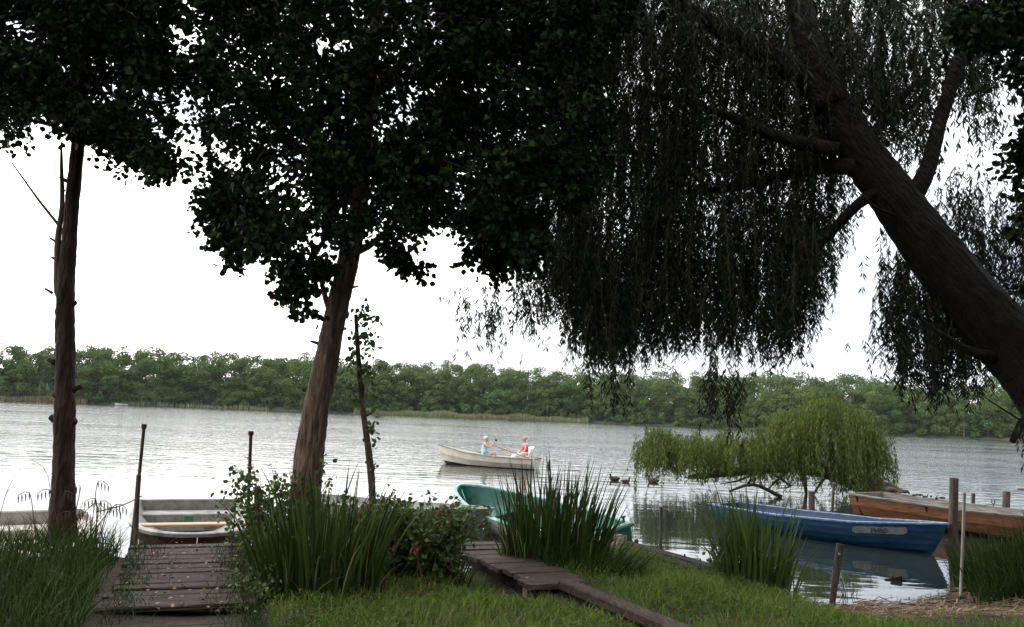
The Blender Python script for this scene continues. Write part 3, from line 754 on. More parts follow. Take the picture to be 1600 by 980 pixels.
dome(1285, 612, 68, 45, 560, (1.1, 2.6), 2.0)
dome(1262, 632, 60, 40, 240, (.8, 1.9), 1.8)
dome(1340, 632, 48, 55, 340, (1.0, 2.6), 1.6)
dome(1220, 662, 55, 25, 300, (.5, 1.4))
dome(1150, 676, 65, 16, 620, (.6, 1.3))
dome(1085, 676, 50, 18, 460, (.5, 1.2))
dome(1030, 665, 34, 26, 400, (.6, 1.35), 1.3)
dome(1225, 640, 40, 30, 120, (.6, 1.5))
dome(1368, 668, 22, 40, 110, (.7, 1.8), 1.0)
dome(1180, 690, 150, 15, 420, (.5, 1.0))
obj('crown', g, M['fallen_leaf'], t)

# ------------------------------------------------------------------ boats
def hull_sections(L, B, n_bow, bow_t, stern_frac, sheer, keel, rake, ns=26, power=.75):
    t = np.concatenate([np.linspace(0, bow_t, ns // 2), bow_t + (1 - bow_t) * (1 - (1 - np.linspace(0, 1, ns // 2 + 1)[1:]) ** 1.9)])
    u = np.clip((t - bow_t) / (1 - bow_t), 0, 1)
    hb = B * (stern_frac + (1 - stern_frac) * np.sin(np.clip(t / max(bow_t, .01), 0, 1) * np.pi / 2) ** .8)
    hb = hb * np.clip(1 - u ** n_bow[0], 0, 1) ** (1 / n_bow[1]) + .012
    zs = np.interp(t, *zip(*sheer)) ; zk = np.interp(t, *zip(*keel))
    return t, u, hb, zs, zk
def boat(name, label, cat, stern, bow, B, mo, mi, mr, n_bow=(2.0, 1.3), bow_t=.45, stern_frac=.8, sheer=((0, .42), (.5, .40), (1, .58)), keel=((0, -.08), (.8, -.1), (1, -.02)),
         rake=.3, th=.03, strakes=0, floor=.08, rim=(.05, .035), thwarts=(), group=None, bottom=None, power=.7, flare=.12, tilt=0, mt=None):
    stern = np.array(stern, float); bow = np.array(bow, float)
    v = bow[:2] - stern[:2]; L = float(np.hypot(*v))
    root = thing(name, label, cat, (stern[0], stern[1], 0), (tilt, 0, math.atan2(v[1], v[0])), group)
    t, u, hb, zs, zk = hull_sections(L, B, n_bow, bow_t, stern_frac, sheer, keel, rake, power=power)
    def skin(off, dzk, dx0, rows):
        V = []
        for k in range(len(t)):
            h = max(hb[k] - off, .004)
            z0 = zk[k] + dzk
            pts = []
            for s, o in rows:
                a = s * np.pi / 2
                y = h * (np.sin(a) ** power) * (1 - flare * (1 - s)) + (o if h > .05 else o * h / .05)
                z = z0 + (zs[k] - z0) * (1 - np.cos(a) ** 1.15) if False else z0 + (zs[k] - z0) * s ** 1.25
                x = t[k] * (L - rake) + rake * (u[k] ** 1.5) * s - dx0 * u[k] ** 4 * 0
                if dx0: x = min(max(x, dx0), L - dx0 * 1.2 if True else x)
                pts.append((x, y, z))
            V.append(pts)
        return np.array(V)
    if strakes:
        rows = []
        for k in range(strakes): rows += [(k / strakes + .001, .02), ((k + 1) / strakes - .004, .0)]
        rows[0] = (0, 0); rows[-1] = (1, 0)
    else: rows = [(s, 0) for s in np.linspace(0, 1, 9)]
    def add_skin(g, V, flip):
        n, m = V.shape[:2]
        Rr = V.copy(); Ll = V.copy(); Ll[..., 1] *= -1
        for S, fl in ((Rr, flip), (Ll, not flip)):
            i, j = np.meshgrid(np.arange(n - 1), np.arange(m - 1), indexing='ij'); q = (i * m + j).ravel()
            F = np.stack([q, q + 1, q + m + 1, q + m], -1)
            g.add(S.reshape(-1, 3), F[:, ::-1] if fl else F)
        # transom
        T = np.concatenate([Ll[0], Rr[0]]); j = np.arange(m - 1)
        F = np.stack([j, j + 1, m + j + 1, m + j], -1)
        g.add(T, F if flip else F[:, ::-1])
        if not hb[-1] < .05:
            T = np.concatenate([Ll[-1], Rr[-1]]); g.add(T, F)
    Vo = skin(0, 0, 0, rows)
    g = Geo(); add_skin(g, Vo, False)
    # strip between outer and inner skin along the sheer
    Vi = skin(th, floor, th, [(s, 0) for s in np.linspace(0, 1, 8)])
    hull = obj('hull', g, mo, root, smooth=not strakes)
    g = Geo(); add_skin(g, Vi, True)
    i = len(t)
    for sg in (1, -1):
        a = Vo[:, -1] * [1, sg, 1]; b2 = Vi[:, -1] * [1, sg, 1]
        q = np.arange(i - 1); g.add(np.vstack([a, b2]), np.stack([q, q + 1, i + q + 1, i + q], -1))
    obj('lining', g, mi, root, smooth=True)
    # gunwale: a flat rail swept round the sheer and over the transom
    side = Vo[:, -1]
    path = np.vstack([side[::1], (side * [1, -1, 1])[::-1]])
    path = np.vstack([path, path[:1]])
    g = Geo(); w, hh = rim
    T = np.gradient(path, axis=0); T[0] = T[-1] = np.array([0, 1, 0]); T = unit(T)
    N = np.stack([T[:, 1], -T[:, 0], np.zeros(len(T))], -1); N = unit(N)
    sec = [(.35 * w, -hh * .5), (.45 * w, hh * .3), (.2 * w, hh * .55), (-.45 * w, hh * .55), (-.55 * w, hh * .2), (-.5 * w, -hh * .5)]
    V = np.stack([path + N * (-a) + np.array([0, 0, b2 + .004]) for a, b2 in sec], 1)
    n, m = V.shape[:2]
    i2, j2 = np.meshgrid(np.arange(n - 1), np.arange(m), indexing='ij')
    q = np.stack([i2 * m + j2, i2 * m + (j2 + 1) % m, (i2 + 1) * m + (j2 + 1) % m, (i2 + 1) * m + j2], -1).reshape(-1, 4)
    g.add(V.reshape(-1, 3), q)
    obj('gunwale', g, mr, root)
    # thwarts (benches): (t, width, z, depth, material)
    for tt, wd, z, dp, mm in thwarts:
        x = tt * (L - rake); k = float(np.interp(tt, t, hb)); zz = float(np.interp(tt, t, zs)); z0 = float(np.interp(tt, t, zk)) + floor
        s = np.clip((z - z0) / (zz - z0), .05, 1) ** (1 / 1.25)
        half = (k - th) * (np.sin(s * np.pi / 2) ** power) * (1 - flare * (1 - s)) + .01
        g = Geo()
        rbox(g, (x, 0, z - dp / 2), (wd, 2 * half, dp), .012)
        obj('thwart', g, mm, root)
    if bottom:
        pass
    root['_L'] = L
    return root, (t, u, hb, zs, zk, Vo)
def drop(o):
    for k in ('_L', '_world'):
        if k in o: del o[k]

# grey dinghy behind the left dock: stern away from us, blunt bow at the dock
c_far = PZ(297, 783, .5); c_near = PZ(309, 838, .44)
gb_, _ = boat('rowing_boat', 'grey dinghy with a fresh wooden plank seat, at the end of the left dock', 'rowing boat',
              (c_far[0], c_far[1], 0), (c_near[0], c_near[1], 0), .83, M['red_hull'], M['grey_hull'], M['grey_hull'], n_bow=(2.6, 2.2), bow_t=.55, stern_frac=.95,
              sheer=((0, .5), (.5, .47), (1, .45)), keel=((0, .0), (.7, -.03), (1, .12)), rake=.15, th=.05, floor=.06, rim=(.09, .055), power=.45,
              thwarts=((.10, .5, .36, .28, M['grey_hull']), (.62, .22, .415, .03, M['plank'])))
gb_.name = 'rowing_boat'
g = Geo(); rbox(g, (.505, .02, .24), (.012, .14, .15), .003)
# cream dinghy at the left edge, bow pulled up on the bank
c_far = PZ(40, 800, .5); c_near = PZ(10, 880, .62)
boat('rowing_boat', 'dirty cream dinghy half hidden behind the bare trunk at the left edge', 'rowing boat', (c_far[0], c_far[1], 0), (c_near[0], 8.35, 0), .82,
     M['cream_hull'], M['dirt_cream'], M['white_rim'], n_bow=(1.5, 1.1), bow_t=.35, stern_frac=.95, sheer=((0, .5), (.5, .48), (1, .57)), keel=((0, -.03), (.6, .08), (1, .42)), rake=.3, th=.05, floor=.07, rim=(.085, .05),
     thwarts=((.1, .5, .34, .26, M['dirt_cream']), (.5, .26, .38, .04, M['dirt_cream'])))
# pale grey boat behind the bush
a = PZ(470, 777, .46); b2 = PZ(770, 803, .46)
boat('rowing_boat', 'pale grey rowing boat lying across behind the bush, mostly hidden by reeds', 'rowing boat', (a[0], a[1] + .1, 0), (b2[0], b2[1] + .35, 0), .62,
     M['grey_hull'], M['grey_hull'], M['grey_hull'], n_bow=(2.0, 1.3), bow_t=.4, stern_frac=.85, sheer=((0, .46), (.5, .42), (1, .5)), thwarts=((.12, .4, .32, .04, M['grey_hull']), (.5, .25, .33, .04, M['grey_hull'])))
# green boat
s0 = PZ(958, 828, .42); b0 = PZ(727, 758, .72)
gr, gr_s = boat('rowing_boat', 'turquoise green rowing boat with a pale rim, lying behind the tall middle reeds', 'rowing boat', (s0[0], s0[1], 0), (b0[0], b0[1], 0), .72,
     M['mint_hull'], M['green_in'], M['green_rim'], n_bow=(2.2, 1.7), bow_t=.45, stern_frac=.62, sheer=((0, .42), (.4, .43), (.75, .54), (1, .72)), keel=((0, -.06), (.7, -.1), (1, .12)), rake=.35, th=.045, rim=(.085, .05), floor=.07,
     tilt=R(-10), thwarts=((.06, .42, .26, .2, M['green_in']), (.45, .28, .28, .05, M['green_in']), (.78, .5, .34, .06, M['green_in'])))
g = Geo()
rbox(g, (-.035, 0, .2), (.05, .86, .46), .03); rbox(g, (-.05, 0, .43), (.12, .94, .06), .025)
obj('transom', g, M['green_dark'], gr)
g = Geo(); tube(g, [(.1, -.42, .44), (.1, -.42, .52)], .02, 6); tube(g, [(.1, -.46, .53), (.1, -.38, .53)], .018, 6)
obj('oarlock', g, M['dark'], gr)
# blue clinker boat
s0 = PZ(1133, 787, .42); b0 = PZ(1481, 819, .56)
bl, bl_s = boat('rowing_boat', 'blue clinker rowing boat with a worn number plate on its bow', 'rowing boat', (s0[0], s0[1], 0), (b0[0], b0[1], 0), .66,
     M['blue'], M['blue_in'], M['blue_rim'], n_bow=(2.1, 1.25), bow_t=.4, stern_frac=.72, sheer=((0, .42), (.35, .40), (.7, .44), (1, .56)), keel=((0, -.04), (.7, -.1), (1, .0)), rake=.28, th=.03, strakes=5, rim=(.055, .035), floor=.06,
     thwarts=((.1, .35, .28, .03, M['blue_in']), (.42, .24, .29, .03, M['blue_in']), (.72, .24, .33, .03, M['blue_in'])))
# number plate on the near (port-hand in picture) side of the bow
def hull_point(sec, L, rake, tt, s, side, power=.7, flare=.12):
    t, u, hb, zs, zk, Vo = sec
    uu = np.interp(tt, t, u); h = np.interp(tt, t, hb); z0 = np.interp(tt, t, zk); z1 = np.interp(tt, t, zs)
    return np.array([tt * (L - rake) + rake * uu ** 1.5 * s, side * h * (np.sin(s * np.pi / 2) ** power) * (1 - flare * (1 - s)), z0 + (z1 - z0) * s ** 1.25])
Lb = bl['_L']
pl = Geo(); nn = 19
rows = []
for k in range(nn):
    tt = .70 + .19 * k / (nn - 1)
    rows.append([hull_point(bl_s, Lb, .28, tt, s, -1) + np.array([.012 * (tt > .5), -.022, 0]) for s in (.70 + rng.uniform(-.012, .012) + .05 * (k in (0, nn - 1)), .90 + rng.uniform(-.012, .012) - .05 * (k in (0, nn - 1)))])
rows = np.array(rows)
pl.add(np.concatenate([rows[:, 0], rows[:, 1]]), np.stack([np.arange(nn - 1), np.arange(nn - 1) + 1, np.arange(nn - 1) + 1 + nn, np.arange(nn - 1) + nn], -1))
plate = obj('number_plate', pl, M['plate'], bl)
fc = bpy.data.curves.new('lettering', 'FONT'); fc.body = 'PH50'; fc.size = .125; fc.extrude = .002; fc.align_x = 'CENTER'; fc.align_y = 'CENTER'
fo = bpy.data.objects.new('tmp', fc); scene.collection.objects.link(fo)
bpy.context.view_layer.update()
fm = bpy.data.meshes.new_from_object(fo.evaluated_get(bpy.context.evaluated_depsgraph_get())); bpy.data.objects.remove(fo)
fm.materials.clear()
mid = (rows[9, 0] + rows[9, 1]) / 2; ex = rows[13].mean(0) - rows[5].mean(0); ex /= np.linalg.norm(ex); ez = rows[9, 1] - rows[9, 0]; ez -= ex * ez.dot(ex); ez /= np.linalg.norm(ez); ey = np.cross(ex, ez)
fm.transform(Matrix(((ex[0], ez[0], ey[0], mid[0] + ey[0] * .012), (ex[1], ez[1], ey[1], mid[1] + ey[1] * .012), (ex[2], ez[2], ey[2], mid[2] + ey[2] * .012), (0, 0, 0, 1))))
lo = obj('lettering', fm, M['ink'], plate)
# orange-brown punt
a = PZ(1322, 772, .6); b2 = PZ(1600, 805, .6)
v = unit(b2[:2] - a[:2]); nrm = np.array([-v[1], v[0]])
w2 = .78
s0 = a[:2] + nrm * w2; b0 = s0 + v * 5.6
og, og_s = boat('wooden_boat', 'long orange-brown wooden boat with weathered grey inside, ducks on its far rail', 'wooden boat', (s0[0], s0[1], 0), (b0[0], b0[1], 0), w2,
     M['orange'], M['orange_in'], M['orange_in'], n_bow=(3, 1.3), bow_t=.6, stern_frac=.86, sheer=((0, .6), (.5, .54), (1, .6)), keel=((0, .0), (.7, -.05), (1, .1)), rake=.2, th=.04, strakes=3, rim=(.06, .04), floor=.06, power=.35, flare=.18,
     thwarts=((.08, .4, .42, .03, M['orange_in']), (.45, .25, .42, .03, M['orange_in'])))
Lo = og['_L']
for tt in (.04, .36):
    p0 = hull_point(og_s, Lo, .2, tt, .3, -1, .35, .18); p1 = hull_point(og_s, Lo, .2, tt, .99, -1, .35, .18)
    g = Geo(); tube(g, [p0 + [0, -.02, 0], p1 + [0, -.02, 0]], .028, 5); obj('rib', g, M['dark_bark'], og)
g = Geo(); pr = hull_point(og_s, Lo, .2, .48, 1, 1, .35, .18)
tube(g, [pr, pr + [0, 0, .08]], .012, 6); tube(g, [pr + [-.03, 0, .16], pr + [-.035, 0, .1], pr + [0, 0, .08], pr + [.035, 0, .1], pr + [.03, 0, .16]], .01, 6)
obj('oarlock', g, M['rust'], og)
# small sticker inside the grey dinghy
g = Geo(); rbox(g, (.10 * (gb_['_L'] - .15) + .256, -.02, .255), (.012, .13, .14), .003)
obj('sticker', g, M['green_sticker'], gb_)
# tiny boat under the far wood
p = PY(190, 626, 222); 
boat('rowing_boat', 'tiny pale boat far away under the wood on the left', 'rowing boat', (p[0] + 1.6, p[1], 0), (p[0] - 1.6, p[1] - .4, 0), .6, M['cream_hull'], M['cream_hull'], M['white_rim'], thwarts=((.4, .3, .3, .05, M['red_hull']),))

# white boat with the two people
Yb = 33.0
stern = PZ(846, 729, 0); bow = PZ(694, 727, 0)
stern = np.array([stern[0], 32.6, 0]); bow = np.array([(694 - 800) / FPX * 34.2, 34.0, 0])
stern[0] = (846 - 800) / FPX * 33.6
wb, wb_s = boat('rowing_boat', 'cream white rowing boat afloat on the open lake, carrying two people', 'rowing boat', stern, bow, .66,
     M['boat_cream'], M['boat_cream'], M['boat_rim'], n_bow=(2.0, 1.3), bow_t=.4, stern_frac=.85, sheer=((0, .42), (.4, .44), (.7, .54), (1, .80)), keel=((0, -.1), (.7, -.12), (1, -.06)), rake=.35, th=.03, rim=(.05, .05), floor=.1, strakes=3,
     thwarts=((.15, .35, .32, .03, M['boat_cream']), (.56, .26, .34, .03, M['boat_cream'])))
Lw = wb['_L']
g = Geo()
tt = np.linspace(0, .97, 20)
for sd in (-1, 1):
    P1 = np.array([hull_point(wb_s, Lw, .35, x, .02, sd) + [0, sd * .012, -.01] for x in tt]); P2 = np.array([hull_point(wb_s, Lw, .35, x, .36, sd) + [0, sd * .014, 0] for x in tt])
    q = np.arange(19); g.add(np.vstack([P1, P2]), np.stack([q, q + 1, q + 21, q + 20], -1))
obj('bottom_paint', g, M['boat_bottom'], wb)

def skin_mesh(nodes, edges, levels=1):
    """one continuous skin grown over a skeleton; nodes: (x, y, z, r)"""
    me = bpy.data.meshes.new('sk'); me.from_pydata([n[:3] for n in nodes], edges, [])
    o = bpy.data.objects.new('sk', me); scene.collection.objects.link(o)
    sm = o.modifiers.new('s', 'SKIN'); sm.use_smooth_shade = True
    for k, n in enumerate(nodes):
        me.skin_vertices[0].data[k].radius = (n[3], n[4] if len(n) > 4 else n[3])
        me.skin_vertices[0].data[k].use_root = (k == 0)
    ss = o.modifiers.new('ss', 'SUBSURF'); ss.levels = levels; ss.render_levels = levels
    bpy.context.view_layer.update()
    out = bpy.data.meshes.new_from_object(o.evaluated_get(bpy.context.evaluated_depsgraph_get()))
    bpy.data.objects.remove(o)
    return out
def mesh_arrays(me):
    V = np.zeros(len(me.vertices) * 3); me.vertices.foreach_get('co', V)
    return V.reshape(-1, 3), [tuple(p.vertices) for p in me.polygons]
def hand(g, w, d, up, curl=.5, s=1.0, thumb_side=1):
    """palm and five separate bent fingers: w wrist, d pointing direction, up = back of the hand"""
    d = unit(np.array(d, float)); up = np.array(up, float); up = unit(up - d * up.dot(d)); sd = np.cross(d, up) * thumb_side
    V = w + d * .05
    uvs(g, V, (.048 * s, .042 * s, .017 * s), 10, 7, np.stack([d, sd, up], 1))
    for k, l in enumerate((.068, .076, .071, .056)):
        o = w + d * .085 * s + sd * (.030 - .020 * k) * s
        p1 = o + d * l * .45 - up * .01; p2 = p1 + (d * math.cos(curl) - up * math.sin(curl)) * l * .35; p3 = p2 + (d * math.cos(2 * curl) - up * math.sin(2 * curl)) * l * .28
        tube(g, [o - d * .02, o, p1, p2, p3], [.009, .0095, .0085, .0075, .005], 6)
    o = w + d * .03 + sd * .03; p1 = o + (d * .6 + sd * .7) * .035; p2 = p1 + (d * .9 - up * .25) * .032
    tube(g, [o - sd * .015, o, p1, p2], [.012, .0115, .010, .006], 6)
def person(label, seat, face, arms, legs, top_m, top_r, bottom_m, hair_m, trousers, short_hair, look=0.0):
    """sitting figure: local +x is the way it faces; seat = world point under the hips"""
    root = thing('person', label, 'person', seat, (0, 0, face))
    nodes = [(0, 0, .10, .15, .125), (-.03, 0, .26, .135, .115), (-.02, 0, .42, .155, .12), (.0, 0, .54, .12, .085), (.015, 0, .60, .055), (.03, 0, .655, .052), (.045, 0, .71, .072, .08), (.04, 0, .785, .088, .078), (.03, 0, .84, .05)]
    edges = [(k, k + 1) for k in range(8)]
    def chain(start, pts):
        k = start
        for p in pts: nodes.append(p); edges.append((k, len(nodes) - 1)); k = len(nodes) - 1
        return k
    for s in (1, -1):
        A = arms[0 if s > 0 else 1]
        chain(3, [(.0, s * .17, .535, .062), (*A[0], .045), (*((np.array(A[0]) + np.array(A[1])) / 2), .042), (*A[1], .028)])
        Lg = legs[0 if s > 0 else 1]
        chain(0, [(.08, s * .10, .085, .098), (*((np.array([.08, s * .1, .085]) + np.array(Lg[0])) / 2), .082), (*Lg[0], .062), (*((np.array(Lg[0]) * .65 + np.array(Lg[1]) * .35)), .06), (*Lg[1], .038), (*Lg[2], .035)])
    me = skin_mesh(nodes, edges, 2)
    V, F = mesh_arrays(me); bpy.data.meshes.remove(me)
    g = Geo(); g.add(V, F)
    # nose, ears, brow and chin are part of the head
    tube(g, [(.115, 0, .765), (.142, 0, .738), (.115, 0, .728)], [.010, .017, .012], 7)
    for s in (1, -1): uvs(g, (.03, s * .082, .75), (.02, .010, .032), 8, 6)
    uvs(g, (.10, 0, .675), (.03, .035, .025), 8, 6)
    for k, s in ((0, 1), (1, -1)):
        A = arms[k]; d = np.array(A[2]); hand(g, np.array(A[1]), d, np.array(A[3]), A[4], 1.0, -s)
    obj('body', g, M['skin'], root, smooth=True)
    for s in (1, -1):
        g = Geo(); uvs(g, (.117, s * .033, .765), (.009, .014, .009), 8, 6); obj('eye', g, M['eye'], root, smooth=True)
    g = Geo(); uvs(g, (.117, 0, .703), (.010, .026, .007), 8, 6); obj('mouth', g, M['lip'], root, smooth=True)
    # clothes: grown over the same skeleton a little wider
    me = skin_mesh([(.0, 0, .06, .172, .15), (-.03, 0, .24, .158, .14), (-.02, 0, .42, .172, .138), (.0, 0, .515, .12, .10), (0, .085, .575, .028, .045), (0, -.085, .575, .028, .045)], [(0, 1), (1, 2), (2, 3), (3, 4), (3, 5)], 2)
    obj('tank_top', me, top_m, root)
    nod = [(.0, 0, .07, .165, .14)]; ed = []
    for k, s in ((0, 1), (1, -1)):
        Lg = legs[k]; kn = np.array(Lg[0]); an = np.array(Lg[1]); h0 = np.array([.09, s * .10, .085])
        i0 = len(nod); nod.append((*h0, .112)); ed.append((0, i0))
        nod.append((*(h0 * .45 + kn * .55), .10)); ed.append((i0, i0 + 1))
        if trousers:
            nod.append((*kn, .08)); ed.append((i0 + 1, i0 + 2)); nod.append((*(kn * .5 + an * .5), .075)); ed.append((i0 + 2, i0 + 3)); nod.append((*an, .062)); ed.append((i0 + 3, i0 + 4))
    obj('trousers' if trousers else 'shorts', skin_mesh(nod, ed, 2), bottom_m, root)
    g = Geo()
    a = np.linspace(0, 1, 9)
    uvs(g, (.012, 0, .788), (.098, .092, .092), 16, 12)
    V = g.V[0]; front = V[:, 0] > .06; V[front & (V[:, 2] < .82), 0] = .05; V[V[:, 2] < (.74 if short_hair else .70), 2] = (.74 if short_hair else .70)
    V += rng.normal(0, .004, V.shape)
    obj('hair', g, hair_m, root, smooth=True)
    return root
wr = math.atan2(bow[1] - stern[1], bow[0] - stern[0])
def in_boat(tt, y, z):
    x = tt * (Lw - .35); c, s = math.cos(wr), math.sin(wr)
    return np.array([stern[0] + c * x - s * y, stern[1] + s * x + c * y, z])
# man: facing the stern (to the right), holding a phone up with both hands
man = in_boat(.555, .02, .345)
person('white-haired person in a pale blue tank top sitting and holding up a phone', man, R(-4),
       [((.20, .21, .44), (.35, .09, .60), (.35, -.25, .9), (.6, .7, .3), .55), ((.20, -.21, .42), (.35, -.09, .60), (.35, .25, .9), (.6, -.7, .3), .55)],
       [((.40, .13, .22), (.46, .13, -.16), (.55, .14, -.20)), ((.38, -.14, .24), (.44, -.14, -.16), (.53, -.15, -.20))], M['cyan_cloth'], 0, M['blue_cloth'], M['white_hair'], False, True)
ph = thing('phone', 'dark phone held up in both hands by the white-haired person', 'phone', man + np.array([.43, -.02, .72]), (0, R(-14), R(-42)))
g = Geo(); rbox(g, (0, 0, 0), (.011, .15, .076), .004); obj('case', g, M['dark'], ph)
g = Geo(); uvs(g, (.006, .055, .022), (.004, .009, .009), 8, 6); obj('camera_lens', g, M['eye'], ph)
# woman on a white plastic chair at the stern
wom = in_boat(.13, .02, .43)
chair = thing('plastic_chair', 'white plastic armchair standing in the stern of the cream boat', 'chair', in_boat(.13, .02, .02), (0, 0, R(196)))
g = Geo(); rbox(g, (0, 0, .39), (.44, .44, .035), .015); obj('seat', g, M['white_plastic'], chair)
g = Geo()
aa = np.linspace(-1.15, 1.15, 13)
for za, zb, ka, kb in ((.42, .88, .25, .35),):
    Pi = np.array([(-ka * math.cos(k) * .9, ka * math.sin(k), za) for k in aa]); Po = np.array([(-kb * math.cos(k) * .98 - .02, kb * math.sin(k), zb - .10 * (abs(k) / 1.15) ** 2) for k in aa])
    n = len(aa); q = np.arange(n - 1)
    off = np.array([-.018, 0, 0])
    g.add(np.vstack([Pi, Po, Pi + off, Po + off]), [np.stack([q, q + 1, n + q + 1, n + q], -1), np.stack([2 * n + q + 1, 2 * n + q, 3 * n + q, 3 * n + q + 1], -1), np.stack([n + q, n + q + 1, 3 * n + q + 1, 3 * n + q], -1)])
obj('backrest', g, M['white_plastic'], chair, smooth=True)
for s in (1, -1):
    g = Geo(); tube(g, [(-.14, s * .25, .60), (.05, s * .27, .62), (.2, s * .25, .60), (.22, s * .23, .40)], [.022, .028, .024, .02], 8, .05); obj('armrest', g, M['white_plastic'], chair, smooth=True)
    for fx in (.2, -.18):
        g = Geo(); tube(g, [(fx, s * .2, .38), (fx * 1.15, s * .23, .0)], [.026, .02], 8); obj('leg', g, M['white_plastic'], chair)
person('blond person in a red sleeveless top and cream trousers sitting on the white chair', wom, R(198),
       [((.06, .23, .30), (.24, .12, .18), (.8, -.5, -.1), (.1, .2, .9), .4), ((.06, -.23, .30), (.24, -.10, .18), (.8, .5, -.1), (.1, -.2, .9), .4)],
       [((.42, .11, .10), (.62, .12, -.26), (.72, .13, -.30)), ((.42, -.11, .10), (.60, -.12, -.27), (.70, -.13, -.31))], M['red_cloth'], 0, M['cream_cloth'], M['blond_hair'], True, False)
# oars resting in the locks
def oar(a, b, label):
    a = np.array(a); b = np.array(b)
    t = thing('oar', label, 'oar', a, world_parts=True)
    d = unit(b - a)
    g = Geo(); tube(g, [a, a + d * .15, a + d * .16, b - d * .45], [.018, .018, .024, .02], 8); obj('shaft', g, M['oar'], t)
    g = Geo(); tube(g, [b - d * .47, b - d * .38, b - d * .1, b], [.02, .055, .075, .05], 10, .06, 0, 0, .22); obj('blade', g, M['oar'], t)
lk = in_boat(.44, .62, .52)
a = man + np.array([.12, -.3, .25]); dd = unit(lk - a)
b2 = PY(842, 722, lk[1] - 1.0)
oar(PY(771, 696, lk[1] - .15), b2, 'reddish oar slanting down from the seated pair to the water, blade low at the right')
oar(man + np.array([-.32, .25, .20]), man + np.array([1.0, 2.0, -.1]), 'dark oar end showing behind the white-haired person')

# ------------------------------------------------------------------ docks
def planks(name, label, cat, a, b, half, z, zend, mat, n, thick=.045, plank_label=None, skirt=None):
    a = np.array(a, float); b = np.array(b, float); d = unit(b - a); L = np.linalg.norm(b - a); ang = math.atan2(d[1], d[0])
    t = thing(name, label, cat, (a[0], a[1], 0), (0, 0, ang))
    w = L / n
    for k in range(n):
        g = Geo(); zz = z + (zend - z) * (k + .5) / n
        dy = rng.normal(0, .02)
        rt = rotz(rng.normal(0, .012)) @ np.array([[1, 0, rng.normal(0, .02)], [0, 1, rng.normal(0, .008)], [0, 0, 1]])
        rbox(g, ((k + .5) * w, dy, zz - thick / 2 + rng.normal(0, .005)), (w - rng.uniform(.008, .022), 2 * half + rng.normal(0, .015), thick), .008, rt, .003)
        obj('plank', g, mat, t)
    for s in (-1, 1):
        g = Geo(); rbox(g, (L * .5, s * (half - .14), (z + zend) / 2 - thick - .06), (L * .98, .07, .11), .006); obj('beam', g, M['dark_bark'], t)
    for k in (.06, .94):
        for s in (-1, 1):
            g = Geo(); tube(g, [(L * k, s * (half - .06), -.5), (L * k, s * (half - .06), z - thick - .01)], .05, 8); obj('pile', g, M['post'], t)
    return t
n0 = PZ(262, 1000, .53); f0 = PZ(298, 851, .55)
mid = n0 * .3 + f0 * .7
planks('plank_dock', 'left plank dock with dark weathered boards leading to the grey dinghy', 'dock', PZ(285, 948, .56)[:2], f0[:2], .60, .56, .56, M['dock'], 13)
g = Geo()
t = thing('wooden_step', 'two broad low boards in front of the left plank dock at the bottom edge', 'step', (n0[0], n0[1], .5), (0, 0, math.atan2(f0[1] - n0[1], f0[0] - n0[0])))
for k in range(3):
    g = Geo(); rbox(g, (-.62 + k * .42, .02 * k, -.01), (.40, 1.24, .06), .012, None, .004); obj('plank', g, M['dock'], t)
# middle jetty
ja = PZ(882, 913, .575); jb = PZ(735, 846, .575)
planks('plank_jetty', 'middle plank jetty slanting between the bush and the tall reeds', 'jetty', ja[:2], jb[:2], .33, .575, .575, M['jetty'], 9, .05)
g = Geo(); c = PZ(836, 916, .5); rbox(g, (c[0] + .02, c[1] + .02, .47), (.24, .2, .2), .012, rotz(R(20)), .004)
tag(obj('wooden_block', g, M['stone'], None, (c[0], c[1], .4)), 'pale cut block under the near corner of the middle jetty', 'block')
a = PZ(884, 908, .60); b2 = PZ(1078, 995, .56)
g = Geo(); d = b2 - a; Lk = np.linalg.norm(d[:2])
mm = (a + b2) / 2
rbox(g, (mm[0], mm[1], .57), (Lk, .19, .09), .015, rotz(math.atan2(d[1], d[0])), .004)
tag(obj('wooden_beam', g, M['jetty'], None, (mm[0], mm[1], .5)), 'single brown beam running from the jetty end down through the grass', 'beam')
# timber bank edging on the right of the green boat
a = PZ(978, 852, .44); b2 = PZ(1125, 905, .36)
d = b2 - a; Lk = np.linalg.norm(d[:2]); mm = (a + b2) / 2
t = thing('bank_edging', 'dark wooden boards edging the bank between green boat and right reed clump', 'edging', (mm[0], mm[1], .3), (0, 0, math.atan2(d[1], d[0])))
for k in range(3):
    g = Geo(); rbox(g, (0, -.02 - k * .24, .16 - .004 * k), (Lk * (1 - .06 * k), .23, .07), .012, None, .006); obj('board', g, M['dark_bark'], t)

# ------------------------------------------------------------------ posts and poles
def post(name, label, cat, top, base, Y, r0, r1, mat, sides=9, group=None, cap=None, rough=.03):
    a = PY(base[0], base[1], Y); b = PY(top[0], top[1], Y)
    t = thing(name, label, cat, a, world_parts=True, group=group)
    g = Geo(); d = unit(a - b)
    tube(g, [a + d * .45, a, (a + b) / 2 + rng.normal(0, .004, 3), b], [r1, r1, (r0 + r1) / 2, r0], sides, .1, rough)
    obj('shaft', g, mat, t)
    if cap:
        g = Geo(); tube(g, [b - (-d) * .02, b + (-d) * .035], [cap, cap * 1.05], 9); obj('cap', g, mat, t)
    return t
post('mooring_pole', 'tall thin rusty pole leaning right, left of the grey dinghy', 'pole', (225, 667), (207, 838), 10.6, .021, .023, M['rust'], cap=.032)
post('mooring_pole', 'shorter wooden pole standing close to the leaning rusty one', 'pole', (217, 742), (212, 838), 10.5, .03, .033, M['post'])
post('mooring_pole', 'upright thin rusty pole right of the grey dinghy', 'pole', (392, 678), (386, 850), 10.6, .022, .022, M['rust'], cap=.034)
